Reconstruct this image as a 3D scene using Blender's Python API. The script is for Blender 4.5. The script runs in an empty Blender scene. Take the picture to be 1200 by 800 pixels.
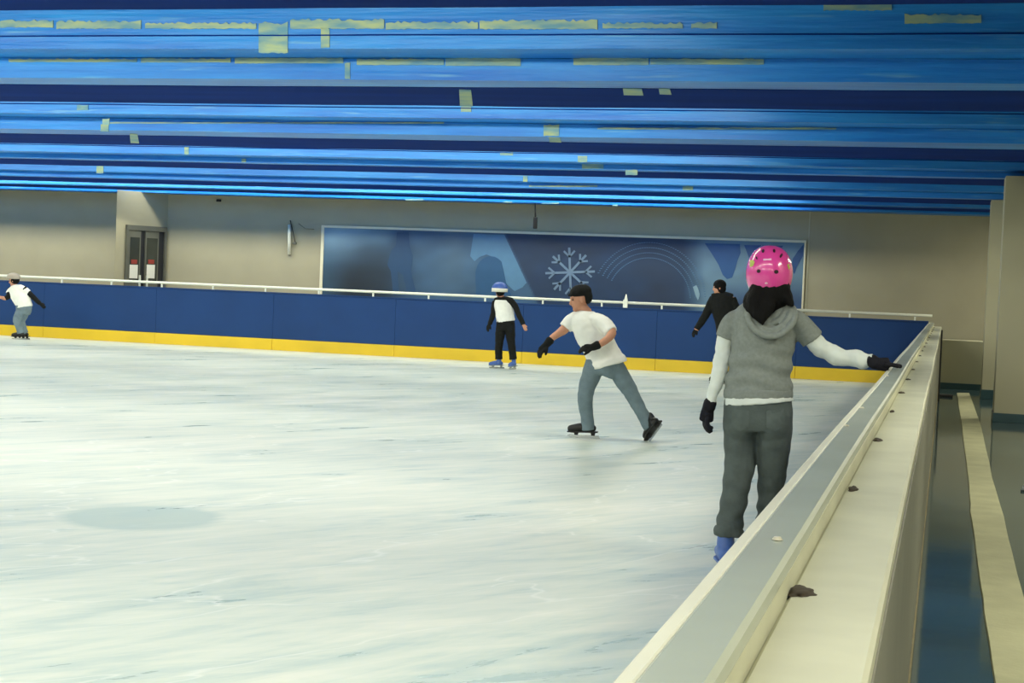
import bpy, bmesh, math, random
from mathutils import Vector, Matrix, noise
from mathutils.bvhtree import BVHTree
random.seed(7)
SC = bpy.context.scene
COL = SC.collection
PI = math.pi

# ------------------------------------------------------------------ camera
F_PX = 1850.0
CAM = Vector((0.0, 0.0, 1.42))
YAW, PITCH, ROLL = -0.2675, -0.0361, 0.0409
_f = Vector((math.sin(YAW)*math.cos(PITCH), math.cos(YAW)*math.cos(PITCH), math.sin(PITCH)))
_r0 = Vector((math.cos(YAW), -math.sin(YAW), 0.0))
_u0 = _r0.cross(_f)
_r = _r0*math.cos(ROLL) + _u0*math.sin(ROLL)
_u = _u0*math.cos(ROLL) - _r0*math.sin(ROLL)
cam = bpy.data.cameras.new('camera')
cam.sensor_width = 36.0
cam.lens = F_PX/1200.0*36.0
cam.clip_start = 0.05
cam.clip_end = 200
co = bpy.data.objects.new('camera', cam)
COL.objects.link(co)
M = Matrix((( _r.x, _u.x, -_f.x, CAM.x), (_r.y, _u.y, -_f.y, CAM.y), (_r.z, _u.z, -_f.z, CAM.z), (0, 0, 0, 1)))
co.matrix_world = M
SC.camera = co

def ray(px, py):
    return (_f + _r*((px-600.0)/F_PX) + _u*((400.0-py)/F_PX)).normalized()
def on_y(px, py, y):
    d = ray(px, py); return CAM + d*((y-CAM.y)/d.y)
def on_z(px, py, z):
    d = ray(px, py); return CAM + d*((z-CAM.z)/d.z)
def on_x(px, py, x):
    d = ray(px, py); return CAM + d*((x-CAM.x)/d.x)

# ------------------------------------------------------------------ world, exposure
w = bpy.data.worlds.new('world'); SC.world = w
w.use_nodes = True
w.node_tree.nodes['Background'].inputs[0].default_value = (0.5, 0.55, 0.6, 1)
w.node_tree.nodes['Background'].inputs[1].default_value = 0.05
vs = SC.view_settings
vs.view_transform = 'Standard'; vs.look = 'None'; vs.gamma = 1.0; vs.use_curve_mapping = False
vs.exposure = 0.13

LAMP_COL = (1.0, 0.985, 0.775)
LAST_GAIN = 0.75
WALK_W = 45.0
LAMP_W = 19.0          # watts per metre of trunking

# ------------------------------------------------------------------ helpers
def lin(r, g, b):
    def f(c):
        c /= 255.0
        return c/12.92 if c <= 0.04045 else ((c+0.055)/1.055)**2.4
    return (f(r), f(g), f(b), 1.0)

class NT:
    def __init__(self, name):
        self.m = bpy.data.materials.new(name); self.m.use_nodes = True
        self.t = self.m.node_tree; self.b = self.t.nodes['Principled BSDF']
    def n(self, typ, **kw):
        nd = self.t.nodes.new(typ)
        for k, v in kw.items(): setattr(nd, k, v)
        return nd
    def l(self, a, b): self.t.links.new(a, b)

def mat(name, rgb, rough=0.6, spec=0.5, metal=0.0, var=0.12, scale=6.0, bump=0.0, bscale=60.0, stretch=(1, 1, 1),
        rgb2=None, emit=None, coat=0.0, detail=4.0):
    k = NT(name); c1 = lin(*rgb)
    c2 = lin(*rgb2) if rgb2 else tuple([c*(1-var) for c in c1[:3]]+[1.0])
    tc = k.n('ShaderNodeTexCoord'); mp = k.n('ShaderNodeMapping'); mp.inputs['Scale'].default_value = stretch
    k.l(tc.outputs['Object'], mp.inputs['Vector'])
    ns = k.n('ShaderNodeTexNoise'); ns.inputs['Scale'].default_value = scale; ns.inputs['Detail'].default_value = detail
    k.l(mp.outputs['Vector'], ns.inputs['Vector'])
    rp = k.n('ShaderNodeValToRGB'); rp.color_ramp.elements[0].position = 0.35; rp.color_ramp.elements[1].position = 0.65
    rp.color_ramp.elements[0].color = c2; rp.color_ramp.elements[1].color = c1
    k.l(ns.outputs['Fac'], rp.inputs['Fac']); k.l(rp.outputs['Color'], k.b.inputs['Base Color'])
    k.b.inputs['Roughness'].default_value = rough; k.b.inputs['Specular IOR Level'].default_value = spec
    k.b.inputs['Metallic'].default_value = metal; k.b.inputs['Coat Weight'].default_value = coat
    if bump:
        n2 = k.n('ShaderNodeTexNoise'); n2.inputs['Scale'].default_value = bscale; n2.inputs['Detail'].default_value = 3
        k.l(mp.outputs['Vector'], n2.inputs['Vector'])
        bp = k.n('ShaderNodeBump'); bp.inputs['Strength'].default_value = bump; bp.inputs['Distance'].default_value = 0.02
        k.l(n2.outputs['Fac'], bp.inputs['Height']); k.l(bp.outputs['Normal'], k.b.inputs['Normal'])
    if emit:
        k.b.inputs['Emission Color'].default_value = lin(*emit[0]); k.b.inputs['Emission Strength'].default_value = emit[1]
    return k.m

def tag(o, label=None, cat=None, group=None, kind=None):
    if label: o['label'] = label
    if cat: o['category'] = cat
    if group: o['group'] = group
    if kind: o['kind'] = kind
    return o
def link(name, me, m=None, parent=None):
    o = bpy.data.objects.new(name, me); COL.objects.link(o)
    if m is not None:
        me.materials.clear(); me.materials.append(m)
    if parent is not None: put(o, parent)
    return o
def put(o, parent):
    o.parent = parent
    o.matrix_parent_inverse = Matrix.Translation(-parent_loc(parent))
def parent_loc(p):
    v = Vector(p.location)
    q = p.parent
    # children meshes keep world coordinates; only root empties have a location
    return root_loc(p)
def root_loc(p):
    return Vector(p.location) if p.parent is None else Vector((0, 0, 0)) + (Vector(p.location) if p.parent is None else Vector((0,0,0)))
def empty(name, loc, label=None, cat=None, group=None, kind=None):
    o = bpy.data.objects.new(name, None); COL.objects.link(o); o.location = loc
    o.empty_display_size = 0.2
    tag(o, label, cat, group, kind); return o

def bm_box(bm, x0, x1, y0, y1, z0, z1):
    vsx = [bm.verts.new((x, y, z)) for z in (z0, z1) for y in (y0, y1) for x in (x0, x1)]
    for f in ((0, 2, 3, 1), (4, 5, 7, 6), (0, 1, 5, 4), (2, 6, 7, 3), (0, 4, 6, 2), (1, 3, 7, 5)):
        bm.faces.new([vsx[i] for i in f])
def bm_prism(bm, pts, ext):
    """pts: ordered 3d polygon; ext: extrusion vector"""
    a = [bm.verts.new(p) for p in pts]; b = [bm.verts.new(Vector(p)+ext) for p in pts]
    n = len(pts)
    bm.faces.new(a); bm.faces.new(list(reversed(b)))
    for i in range(n): bm.faces.new((a[i], b[i], b[(i+1) % n], a[(i+1) % n]))
def mesh_from(bm, name, smooth=False, bevel=0.0, segs=2):
    if bevel:
        bmesh.ops.bevel(bm, geom=list(bm.edges), offset=bevel, segments=segs, affect='EDGES', profile=0.5)
    bmesh.ops.recalc_face_normals(bm, faces=bm.faces)
    me = bpy.data.meshes.new(name); bm.to_mesh(me); bm.free()
    if smooth:
        for p in me.polygons: p.use_smooth = True
    return me
def box(name, x0, x1, y0, y1, z0, z1, m, parent=None, bevel=0.0):
    bm = bmesh.new(); bm_box(bm, x0, x1, y0, y1, z0, z1)
    return link(name, mesh_from(bm, name, bevel=bevel), m, parent)
def bm_tube(bm, pts, rad, seg=10):
    """round tube along a polyline with constant or per point radius"""
    pts = [Vector(p) for p in pts]; n = len(pts); rings = []
    ref = None
    for i, p in enumerate(pts):
        t = (pts[min(i+1, n-1)]-pts[max(i-1, 0)]).normalized()
        if ref is None:
            ref = Vector((0, 0, 1)) if abs(t.z) < 0.9 else Vector((1, 0, 0))
        a = t.cross(ref).normalized(); b = a.cross(t).normalized(); ref = b
        r = rad[i] if isinstance(rad, (list, tuple)) else rad
        rings.append([bm.verts.new(p + a*(math.cos(k*2*PI/seg)*r) + b*(math.sin(k*2*PI/seg)*r)) for k in range(seg)])
    for i in range(n-1):
        for k in range(seg):
            bm.faces.new((rings[i][k], rings[i][(k+1) % seg], rings[i+1][(k+1) % seg], rings[i+1][k]))
    bm.faces.new(list(reversed(rings[0]))); bm.faces.new(rings[-1])
def tube(name, pts, rad, m, parent=None, seg=10):
    bm = bmesh.new(); bm_tube(bm, pts, rad, seg)
    return link(name, mesh_from(bm, name, smooth=True), m, parent)

# ------------------------------------------------------------------ materials
M_wall = mat('beige_wall_paint', (170, 163, 138), 0.75, 0.3, var=0.06, scale=1.5)
M_wall2 = mat('beige_wall_paint_soft', (188, 184, 158), 0.7, 0.3, var=0.05, scale=1.2)
M_trim = mat('cream_trim', (226, 218, 190), 0.5, var=0.05)
M_white = mat('white_rail_paint', (226, 228, 216), 0.35, var=0.06)
M_yellow = mat('yellow_kick_board', (226, 190, 34), 0.4, var=0.14, scale=1.0)
M_board = mat('blue_barrier_panel', (20, 58, 112), 0.5, 0.25, var=0.12, scale=1.2)
M_skirt = mat('teal_baseboard', (52, 84, 92), 0.35, var=0.15)
M_dark = mat('dark_rubber', (34, 34, 34), 0.7, var=0.3)
M_doorm = mat('door_metal_grey', (96, 96, 86), 0.4, 0.5, var=0.1)
M_glass = mat('dark_door_glass', (58, 62, 56), 0.12, 0.6, var=0.3, scale=2)
M_paper = mat('white_paper_notice', (225, 222, 210), 0.7, var=0.05)
M_red = mat('red_print', (150, 52, 42), 0.6, var=0.1)
M_pipe = mat('cream_conduit', (232, 230, 212), 0.4, var=0.05)
M_navy = mat('dark_navy_strip', (6, 48, 128), 0.85, 0.05, var=0.25, scale=1.2, stretch=(0.35, 2, 2))
M_peel = mat('pale_green_primer', (164, 182, 142), 0.7, scale=3.5, rgb2=(96, 146, 168), stretch=(1, 1, 4), detail=7)
M_slab = mat('ceiling_slab_blue', (20, 52, 110), 0.6, var=0.2, scale=1)
M_lamp = mat('lamp_housing_white', (225, 225, 215), 0.5)

def ceiling_mat():
    k = NT('blue_foil_cladding')
    tc = k.n('ShaderNodeTexCoord'); mp = k.n('ShaderNodeMapping'); mp.inputs['Scale'].default_value = (0.22, 1.5, 3.5)
    k.l(tc.outputs['Object'], mp.inputs['Vector'])
    a = k.n('ShaderNodeTexNoise'); a.inputs['Scale'].default_value = 2.2; a.inputs['Detail'].default_value = 6; a.inputs['Roughness'].default_value = 0.6
    k.l(mp.outputs['Vector'], a.inputs['Vector'])
    r = k.n('ShaderNodeValToRGB')
    r.color_ramp.elements[0].position = 0.3; r.color_ramp.elements[0].color = lin(18, 104, 200)
    r.color_ramp.elements[1].position = 0.68; r.color_ramp.elements[1].color = lin(44, 148, 232)
    k.l(a.outputs['Fac'], r.inputs['Fac'])
    # worn, paler scuffs
    b = k.n('ShaderNodeTexNoise'); b.inputs['Scale'].default_value = 5.5; b.inputs['Detail'].default_value = 8
    k.l(mp.outputs['Vector'], b.inputs['Vector'])
    r2 = k.n('ShaderNodeValToRGB'); r2.color_ramp.elements[0].position = 0.62; r2.color_ramp.elements[1].position = 0.74
    r2.color_ramp.elements[0].color = (0, 0, 0, 1); r2.color_ramp.elements[1].color = (0.45, 0.45, 0.45, 1)
    k.l(b.outputs['Fac'], r2.inputs['Fac'])
    mx = k.n('ShaderNodeMix', data_type='RGBA'); mx.inputs['B'].default_value = lin(130, 190, 214)
    k.l(r2.outputs['Color'], mx.inputs['Factor']); k.l(r.outputs['Color'], mx.inputs['A'])
    k.l(mx.outputs['Result'], k.b.inputs['Base Color'])
    k.b.inputs['Roughness'].default_value = 0.4; k.b.inputs['Specular IOR Level'].default_value = 0.42
    bp = k.n('ShaderNodeBump'); bp.inputs['Strength'].default_value = 0.35; bp.inputs['Distance'].default_value = 0.03
    k.l(b.outputs['Fac'], bp.inputs['Height']); k.l(bp.outputs['Normal'], k.b.inputs['Normal'])
    return k.m
M_foil = ceiling_mat()

def ice_mat():
    k = NT('skated_ice')
    tc = k.n('ShaderNodeTexCoord')
    def streak(rot, sc, stretch, detail=5, dist=0.6):
        mp = k.n('ShaderNodeMapping', vector_type='TEXTURE'); mp.inputs['Rotation'].default_value = (0, 0, math.radians(rot)); mp.inputs['Scale'].default_value = stretch
        k.l(tc.outputs['Object'], mp.inputs['Vector'])
        n = k.n('ShaderNodeTexNoise'); n.inputs['Scale'].default_value = sc; n.inputs['Detail'].default_value = detail
        n.inputs['Distortion'].default_value = dist; n.inputs['Roughness'].default_value = 0.62
        k.l(mp.outputs['Vector'], n.inputs['Vector']); return n.outputs['Fac']
    def math_(op, a, b):
        m = k.n('ShaderNodeMath', operation=op)
        for i, s in enumerate((a, b)):
            if isinstance(s, (int, float)): m.inputs[i].default_value = s
            else: k.l(s, m.inputs[i])
        return m.outputs[0]
    s1 = streak(58, 1.0, (2.6, 0.55, 1), 6, 0.9); s2 = streak(62, 1.0, (1.7, 0.3, 1), 8, 1.5); s3 = streak(38, 1.0, (0.9, 0.16, 1), 7, 1.2)
    big = streak(20, 0.16, (1.6, 1, 1), 3, 0.5)
    mixv = math_('ADD', math_('MULTIPLY', s1, 0.34), math_('ADD', math_('MULTIPLY', s2, 0.36), math_('ADD', math_('MULTIPLY', s3, 0.22), math_('MULTIPLY', big, 0.16))))
    rp = k.n('ShaderNodeValToRGB')
    e = rp.color_ramp.elements
    e[0].position = 0.42; e[0].color = lin(176, 198, 193)
    e[1].position = 0.65; e[1].color = lin(236, 237, 226)
    e2 = e.new(0.53); e2.color = lin(216, 224, 213)
    k.l(mixv, rp.inputs['Fac'])
    # fine skate scratches
    v = k.n('ShaderNodeTexVoronoi', feature='DISTANCE_TO_EDGE'); v.inputs['Scale'].default_value = 0.7
    mp = k.n('ShaderNodeMapping', vector_type='TEXTURE'); mp.inputs['Scale'].default_value = (2.2, 0.6, 1); mp.inputs['Rotation'].default_value = (0, 0, 0.95)
    k.l(tc.outputs['Object'], mp.inputs['Vector'])
    wn = k.n('ShaderNodeTexNoise'); wn.inputs['Scale'].default_value = 1.4; wn.inputs['Detail'].default_value = 3
    k.l(mp.outputs['Vector'], wn.inputs['Vector'])
    va = k.n('ShaderNodeVectorMath', operation='ADD'); vm = k.n('ShaderNodeVectorMath', operation='SCALE'); vm.inputs['Scale'].default_value = 1.1
    k.l(wn.outputs['Color'], vm.inputs[0]); k.l(mp.outputs['Vector'], va.inputs[0]); k.l(vm.outputs[0], va.inputs[1])
    k.l(va.outputs[0], v.inputs['Vector'])
    sc = k.n('ShaderNodeValToRGB'); sc.color_ramp.elements[0].position = 0.0; sc.color_ramp.elements[0].color = (0.55, 0.55, 0.55, 1)
    sc.color_ramp.elements[1].position = 0.012; sc.color_ramp.elements[1].color = (0, 0, 0, 1)
    k.l(v.outputs['Distance'], sc.inputs['Fac'])
    mx = k.n('ShaderNodeMix', data_type='RGBA'); mx.inputs['B'].default_value = lin(246, 247, 240)
    k.l(sc.outputs['Color'], mx.inputs['Factor']); k.l(rp.outputs['Color'], mx.inputs['A'])
    # round painted spot frozen under the surface
    c = on_z(166, 606, 0.0)
    geo = k.n('ShaderNodeSeparateXYZ'); k.l(tc.outputs['Object'], geo.inputs[0])
    dx = math_('SUBTRACT', geo.outputs['X'], c.x); dy = math_('SUBTRACT', geo.outputs['Y'], c.y)
    rad = math_('SQRT', math_('ADD', math_('MULTIPLY', dx, dx), math_('MULTIPLY', dy, dy)), 0.0)
    rad = math_('ADD', rad, math_('MULTIPLY', s2, 0.12))
    sp = k.n('ShaderNodeValToRGB'); sp.color_ramp.elements[0].position = 0.46; sp.color_ramp.elements[0].color = (0.62, 0.62, 0.62, 1)
    sp.color_ramp.elements[1].position = 0.56; sp.color_ramp.elements[1].color = (0, 0, 0, 1)
    k.l(rad, sp.inputs['Fac'])
    m2 = k.n('ShaderNodeMix', data_type='RGBA'); m2.inputs['B'].default_value = lin(158, 188, 186)
    k.l(sp.outputs['Color'], m2.inputs['Factor']); k.l(mx.outputs['Result'], m2.inputs['A'])
    k.l(m2.outputs['Result'], k.b.inputs['Base Color'])
    rr = k.n('ShaderNodeMapRange'); rr.inputs['From Min'].default_value = 0.4; rr.inputs['From Max'].default_value = 0.66
    rr.inputs['To Min'].default_value = 0.24; rr.inputs['To Max'].default_value = 0.42
    k.l(mixv, rr.inputs['Value']); k.l(rr.outputs[0], k.b.inputs['Roughness'])
    k.b.inputs['Specular IOR Level'].default_value = 0.35
    return k.m
M_ice = ice_mat()
M_floor = mat('teal_gloss_floor_paint', (76, 98, 102), 0.07, 0.7, var=0.2, scale=0.8, bump=0.02, bscale=3)
M_mat = mat('cream_floor_runner', (196, 194, 160), 0.8, 0.2, var=0.14, scale=4, bump=0.15, bscale=40)
M_ledge = mat('cream_ledge_paint', (210, 209, 186), 0.55, 0.4, var=0.14, scale=3.5)
M_cap = mat('grey_gloss_cap', (172, 178, 164), 0.27, 0.35, var=0.08, scale=3, bump=0.03, bscale=5)
M_lip = mat('cream_white_lip', (216, 214, 196), 0.45, var=0.08, scale=4)
M_outer = mat('grey_barrier_outer', (140, 138, 126), 0.5, 0.4, var=0.12, scale=3)
M_edge = mat('worn_wood_edge', (150, 138, 104), 0.7, var=0.25, scale=8)
M_debris = mat('dirty_bracket', (74, 64, 52), 0.8, var=0.4, scale=60)

# ------------------------------------------------------------------ dimensions
ZB = 2.97                # underside of the ceiling beams
YB = 27.5                # ice face of the far barrier
YW = 29.2                # far wall
X_IN, X_CAP, X_OUT = -0.278, -0.190, -0.065
Z_CAP, Z_LEDGE = 1.07, 1.005
XL, XR, YN = -27.0, 2.3, -9.0

# ------------------------------------------------------------------ shell
ice = box('floor_ice', XL, X_IN+0.05, YN, YB+0.02, -0.12, 0.0, M_ice); tag(ice, kind='structure', label='white skated ice sheet with scratches and a faint grey-green spot', cat='ice')
walk = box('floor_walkway', X_IN+0.05, XR+0.2, YN, YB+0.02, -0.12, 0.0, M_floor); tag(walk, kind='structure', label='glossy teal painted walkway floor beside the rink barrier', cat='floor')
walk2 = box('floor_corridor', XL, XR+0.2, YB+0.02, YW+0.2, -0.12, 0.0, M_floor); tag(walk2, kind='structure', label='teal floor of the corridor behind the far barrier', cat='floor')
wf = box('wall_far', XL, XR, YW, YW+0.2, 0, 3.7, M_wall); tag(wf, kind='structure', label='long beige wall behind the far blue barrier', cat='wall')
wl = box('wall_left', XL-0.2, XL, YN, YW+0.2, 0, 3.7, M_wall); tag(wl, kind='structure', label='beige side wall beyond the left of the ice', cat='wall')
wr = box('wall_right', XR, XR+0.2, YN, YW+0.2, 0, 3.7, M_wall2); tag(wr, kind='structure', label='beige wall along the walkway on the right', cat='wall')
wn = box('wall_near', XL, XR, YN-0.2, YN, 0, 3.7, M_wall); tag(wn, kind='structure', label='beige wall behind the viewer', cat='wall')
# vertical joint strip on the far wall and the skirting
j = on_y(947, 300, YW); box('joint_strip', j.x-0.012, j.x+0.012, YW-0.012, YW, 1.0, ZB, M_wall2, wf)

# ------------------------------------------------------------------ ceiling: stepped, foil clad beams with lamp bays between them
ceil = box('ceiling', XL, XR, YN, YW, 3.50, 3.62, M_slab); tag(ceil, kind='structure', label='low blue ceiling of stepped foil-clad beams across the rink', cat='ceiling')
def yz(py, z): return on_z(600, py, z).y
units = []   # (bay start, y of upper face, z1, y of lower face, y underside split, y end)
def unit_from_px(e0, y1b, y1l, y2b, yg, yend, yf):
    f2 = yz(y2b, ZB); z1 = on_y(600, y1l, f2).z
    yf = on_z(600, y1b, z1).y
    g = max(yz(yg, ZB), f2+0.05); e = yz(yend, ZB)
    return (e0, yf, z1, f2, g, e)
e0 = yz(8, ZB)
u1 = unit_from_px(e0, 57, 68, 95, 103, 125, e0+2.2); units.append(u1)
u2 = unit_from_px(u1[5], 139, 144, 160, 166, 178, u1[5]+2.2); units.append(u2)
u3 = unit_from_px(u2[5], 188, 190.5, 197, 198.5, 205, u2[5]+1.7); units.append(u3)
u4 = unit_from_px(u3[5], 212, 213.6, 220, 221, 226, u3[5]+1.9); units.append(u4)
u5 = unit_from_px(u4[5], 229.5, 230.2, 231, 231.2, 234, u4[5]+1.0); units.append(u5)
P = 4.4
pre = []
e = e0
for i in range(3):
    pre.append((e-P, e-P+2.2, u1[2], e-P+2.6, e-P+3.3, e)); e -= P
units_all = list(reversed(pre)) + units
last_face = YW-0.55
ZTOP = 3.50
bays = []
def strip(name, pts, m, parent, x0=XL, x1=XR, nx=60, wob=0.006):
    """profile polyline (y,z) swept along x with a slight waviness"""
    bm = bmesh.new(); n = len(pts)
    rows = []
    for i in range(nx+1):
        x = x0+(x1-x0)*i/nx
        rows.append([bm.verts.new((x, y + wob*noise.noise((x*0.9, y*3, z*5)), z + wob*noise.noise((x*0.8+7, y*3, z*4)))) for (y, z) in pts])
    for i in range(nx):
        for q in range(n-1):
            bm.faces.new((rows[i][q], rows[i+1][q], rows[i+1][q+1], rows[i][q+1]))
    bmesh.ops.recalc_face_normals(bm, faces=bm.faces)
    me = bpy.data.meshes.new(name); bm.to_mesh(me); bm.free()
    return link(name, me, m, parent)
def closed_strip(name, y0, y1, z0, z1, m, parent):
    return strip(name, [(y0, z0), (y0, z1), (y1, z1), (y1, z0), (y0, z0)], m, parent)
for (es, yf, z1, f2, g, ee) in units_all:
    bays.append((es, yf))
    closed_strip('beam_upper_cladding', yf, ee-0.02, z1, ZTOP, M_foil, ceil)
    closed_strip('beam_lower_cladding', f2, g, ZB+0.004, z1-0.004, M_foil, ceil)
    closed_strip('beam_dark_strip', g+0.01, ee, ZB, z1-0.004, M_navy, ceil)  # separate dark navy strip along the rear underside of each beam
    # thin horizontal seam line on the upper face
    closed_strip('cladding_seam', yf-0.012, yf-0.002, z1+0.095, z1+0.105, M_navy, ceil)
bays.append((units_all[-1][5], last_face))
closed_strip('beam_upper_cladding', last_face, YW, ZB+0.03, ZTOP, M_foil, ceil)
closed_strip('beam_lower_cladding', last_face-0.03, YW-0.002, ZB-0.01, ZB+0.028, M_foil, ceil)

# lamp trunking in every bay (real lamps, tucked up between the beams)
LX0 = XL+0.6
for i, (a, b) in enumerate(bays):
    yl = a+0.45*(b-a) if i < len(bays)-1 else b-0.33
    zl = 3.27 if i < len(bays)-1 else 3.36
    LX1 = 0.4 if b < 8 else (-2.0 if b < 18 else -2.6)       # the near bays also light the walkway
    tr = box('lamp_trunking', LX0, LX1, yl-0.09, yl+0.09, zl, ZTOP-0.001, M_lamp)
    tag(tr, 'white fluorescent lamp trunking tucked up between the blue ceiling beams', 'lamp', 'lamp trunking between the ceiling beams')
    for sgn in (-1, 1):     # the two flanks of the tube row
        L = bpy.data.lights.new('fluorescent_light', 'AREA'); L.shape = 'RECTANGLE'; L.size = LX1-LX0; L.size_y = 0.08
        L.energy = LAMP_W*(LX1-LX0)*0.5*(LAST_GAIN if i == len(bays)-1 else 1.0); L.color = LAMP_COL
        lo = bpy.data.objects.new('fluorescent_light', L); COL.objects.link(lo)
        lo.location = ((LX0+LX1)/2, yl+sgn*0.045, zl-0.03); lo.rotation_euler = (sgn*math.radians(48), 0, 0)

# fill lamps added over the walkway, out of view, to brighten it
M_diff = mat('fill_lamp_diffuser', (245, 244, 230), 0.4, emit=((255, 250, 225), 3.0))
for k_, yy in enumerate((-4.0, 1.5, 7.0, 12.0, 16.6, 22.0, 26.9)):
    wlm = empty('walkway_fill_lamp', (1.62, yy, ZB-0.05), 'flush white fill lamp added out of view over the walkway', 'lamp', 'added fill lamps over the walkway')
    box('fill_lamp_frame', 1.32, 1.92, yy-0.62, yy+0.62, ZB-0.03, ZB-0.001, M_lamp, wlm)
    box('fill_diffuser', 1.35, 1.89, yy-0.58, yy+0.58, ZB-0.045, ZB-0.031, M_diff, wlm)
    L = bpy.data.lights.new('walkway_fill_light', 'AREA'); L.shape = 'RECTANGLE'; L.size = 0.5; L.size_y = 1.1; L.energy = WALK_W; L.color = LAMP_COL
    lo = bpy.data.objects.new('walkway_fill_light', L); COL.objects.link(lo); lo.location = (1.62, yy, ZB-0.05)

# pale patches where the foil has peeled off (thin flakes on the faces)
def flake_face(x0, x1, y0p, y1p, yf, rag=1.2, n=None):
    n = n or max(4, int((x1-x0)/3.5)); rnd = random.Random(int(x0*13+y0p*7))
    top = [on_y(x0+(x1-x0)*i/n, y0p+rnd.uniform(-rag, rag), yf-0.010) for i in range(n+1)]
    bot = [on_y(x0+(x1-x0)*i/n, y1p+rnd.uniform(-rag, rag)*0.4, yf-0.010) for i in range(n+1)]
    bm = bmesh.new()
    tv = [bm.verts.new(p) for p in top]; bv = [bm.verts.new(p) for p in bot]
    for i in range(n): bm.faces.new((tv[i], tv[i+1], bv[i+1], bv[i]))
    r = bmesh.ops.extrude_face_region(bm, geom=list(bm.faces))
    for v in [q for q in r['geom'] if isinstance(q, bmesh.types.BMVert)]: v.co.y += 0.012
    link('peeled_patch', mesh_from(bm, 'peeled_patch'), M_peel, ceil)
def flake_under(x0, x1, y0p, y1p, z=ZB):
    pts = [on_z(x0, y0p, z-0.004), on_z(x1, y0p+0.6, z-0.004), on_z(x1+2, y1p, z-0.004), on_z(x0+1, y1p-0.5, z-0.004)]
    bm = bmesh.new(); bm_prism(bm, pts, Vector((0, 0, 0.006)))
    link('peeled_patch', mesh_from(bm, 'peeled_patch'), M_peel, ceil)
def tilt(px): return (px-600)*0.0265*0.35
yf1, yf2 = u1[1], u1[3]
for (a, b, t0, t1) in ((0, 62, 24, 32), (66, 165, 25, 33.5), (170, 300, 27, 33.5), (340, 450, 23, 33.5), (452, 560, 26, 34), (562, 700, 24, 34), (706, 800, 27, 33), (810, 840, 27, 33), (1060, 1150, 17, 27), (965, 1045, 3, 12)):
    d = (a+b)/2; flake_face(a, b, t0, t1, yf1, 1.6)
flake_face(303, 337, 27, 62, yf1, 2.0); flake_face(376, 386, 33, 56, yf1, 1.5)
for (a, b, t0, t1) in ((10, 160, 69, 72.5), (165, 270, 68.5, 73), (275, 402, 68, 74), (418, 520, 69, 76), (522, 610, 68, 77), (672, 760, 68, 76), (762, 895, 69, 75.5)):
    flake_face(a, b, t0, t1, yf2, 0.7)
flake_face(404, 410, 74, 92, yf2, 1)
flake_under(538, 552, 105, 125); flake_under(730, 752, 104, 112); flake_under(772, 785, 104, 111)
flake_face(120, 128, 139, 146, u2[1], 0.8); flake_face(90, 103, 123, 129, u2[1], 0.8); flake_face(540, 552, 125, 131, u2[1], 0.6)
flake_face(637, 655, 146, 159, u2[3], 0.8); flake_face(118, 127, 146, 154, u2[3], 0.5)
flake_face(127, 520, 143.2, 144.6, u2[3], 0.3, 40); flake_face(700, 980, 149.5, 151.5, u2[3], 0.5, 30)
flake_under(152, 161, 157, 168); flake_under(643, 656, 161, 167)
flake_face(216, 221, 172, 181, u3[1], 0.8); flake_face(586, 601, 178, 182, u3[1], 0.5); flake_face(283, 288, 186, 190, u3[3], 0.3)
flake_face(677, 688, 183, 190, u3[1], 0.6); flake_face(682, 707, 191, 197.5, u3[3], 0.6); flake_face(733, 747, 199, 205, u3[3], 0.5)
flake_face(113, 121, 193, 203, u4[1], 0.6); flake_face(613, 618, 206, 213, u4[1], 0.5); flake_face(620, 700, 217, 219, u4[3], 0.4, 16)
flake_face(800, 812, 218, 223, u4[3], 0.5)
for (a, b, c) in ((475, 496, 234), (590, 600, 236.5), (635, 655, 238), (718, 724, 240.5)):
    flake_face(a, b, c-0.7, c+0.7, last_face-0.03, 0.2, 5)

# ------------------------------------------------------------------ oblique door bay in the far wall
XA = on_y(135, 300, YW-1.1); XBp = on_y(195, 300, YW)
A = Vector((XA.x, YW-1.1, 0)); B = Vector((XBp.x, YW, 0))
bay_bm = bmesh.new()
bm_prism(bay_bm, [A, B, Vector((A.x, YW, 0))], Vector((0, 0, ZB)))
bay = link('wall_door_bay', mesh_from(bay_bm, 'wall_door_bay'), M_wall); tag(bay, kind='structure', label='slanted beige bay standing out from the far wall', cat='wall')
dirv = (B-A).normalized(); nrm = Vector((dirv.y, -dirv.x, 0))
if nrm.y > 0: nrm = -nrm
def on_bay(px, py, off=0.0):
    p0 = A + nrm*off; d = ray(px, py); t = (p0-CAM).dot(nrm)/d.dot(nrm); return CAM + d*t
ztop = on_bay(170, 267).z
d1 = empty('door_1', on_bay(168, 330)); d1.location.z = 0; tag(d1, kind='structure', label='grey double door with white notices in the slanted bay', cat='door')
def bay_plate(name, px0, px1, z0, z1, o0, o1, m, parent):
    p0 = on_bay(px0, 300); p1 = on_bay(px1, 300)
    pts = [Vector((p.x, p.y, z)) + nrm*o0 for (p, z) in ((p0, z0), (p1, z0), (p1, z1), (p0, z1))]
    bm = bmesh.new(); bm_prism(bm, pts, nrm*(o1-o0))
    return link(name, mesh_from(bm, name), m, parent)
M_doord = mat('dark_door_gap', (30, 32, 38), 0.4, var=0.2)
bay_plate('door_back', 147, 192, 0.0, ztop, 0.001, 0.01, M_doord, d1)
bay_plate('frame_post', 146, 148.5, 0, ztop+0.04, 0.001, 0.06, M_doorm, d1)
bay_plate('frame_post', 191, 193, 0, ztop+0.04, 0.001, 0.06, M_doorm, d1)
bay_plate('frame_head', 146, 193, ztop-0.06, ztop+0.04, 0.002, 0.062, M_doorm, d1)
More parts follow.
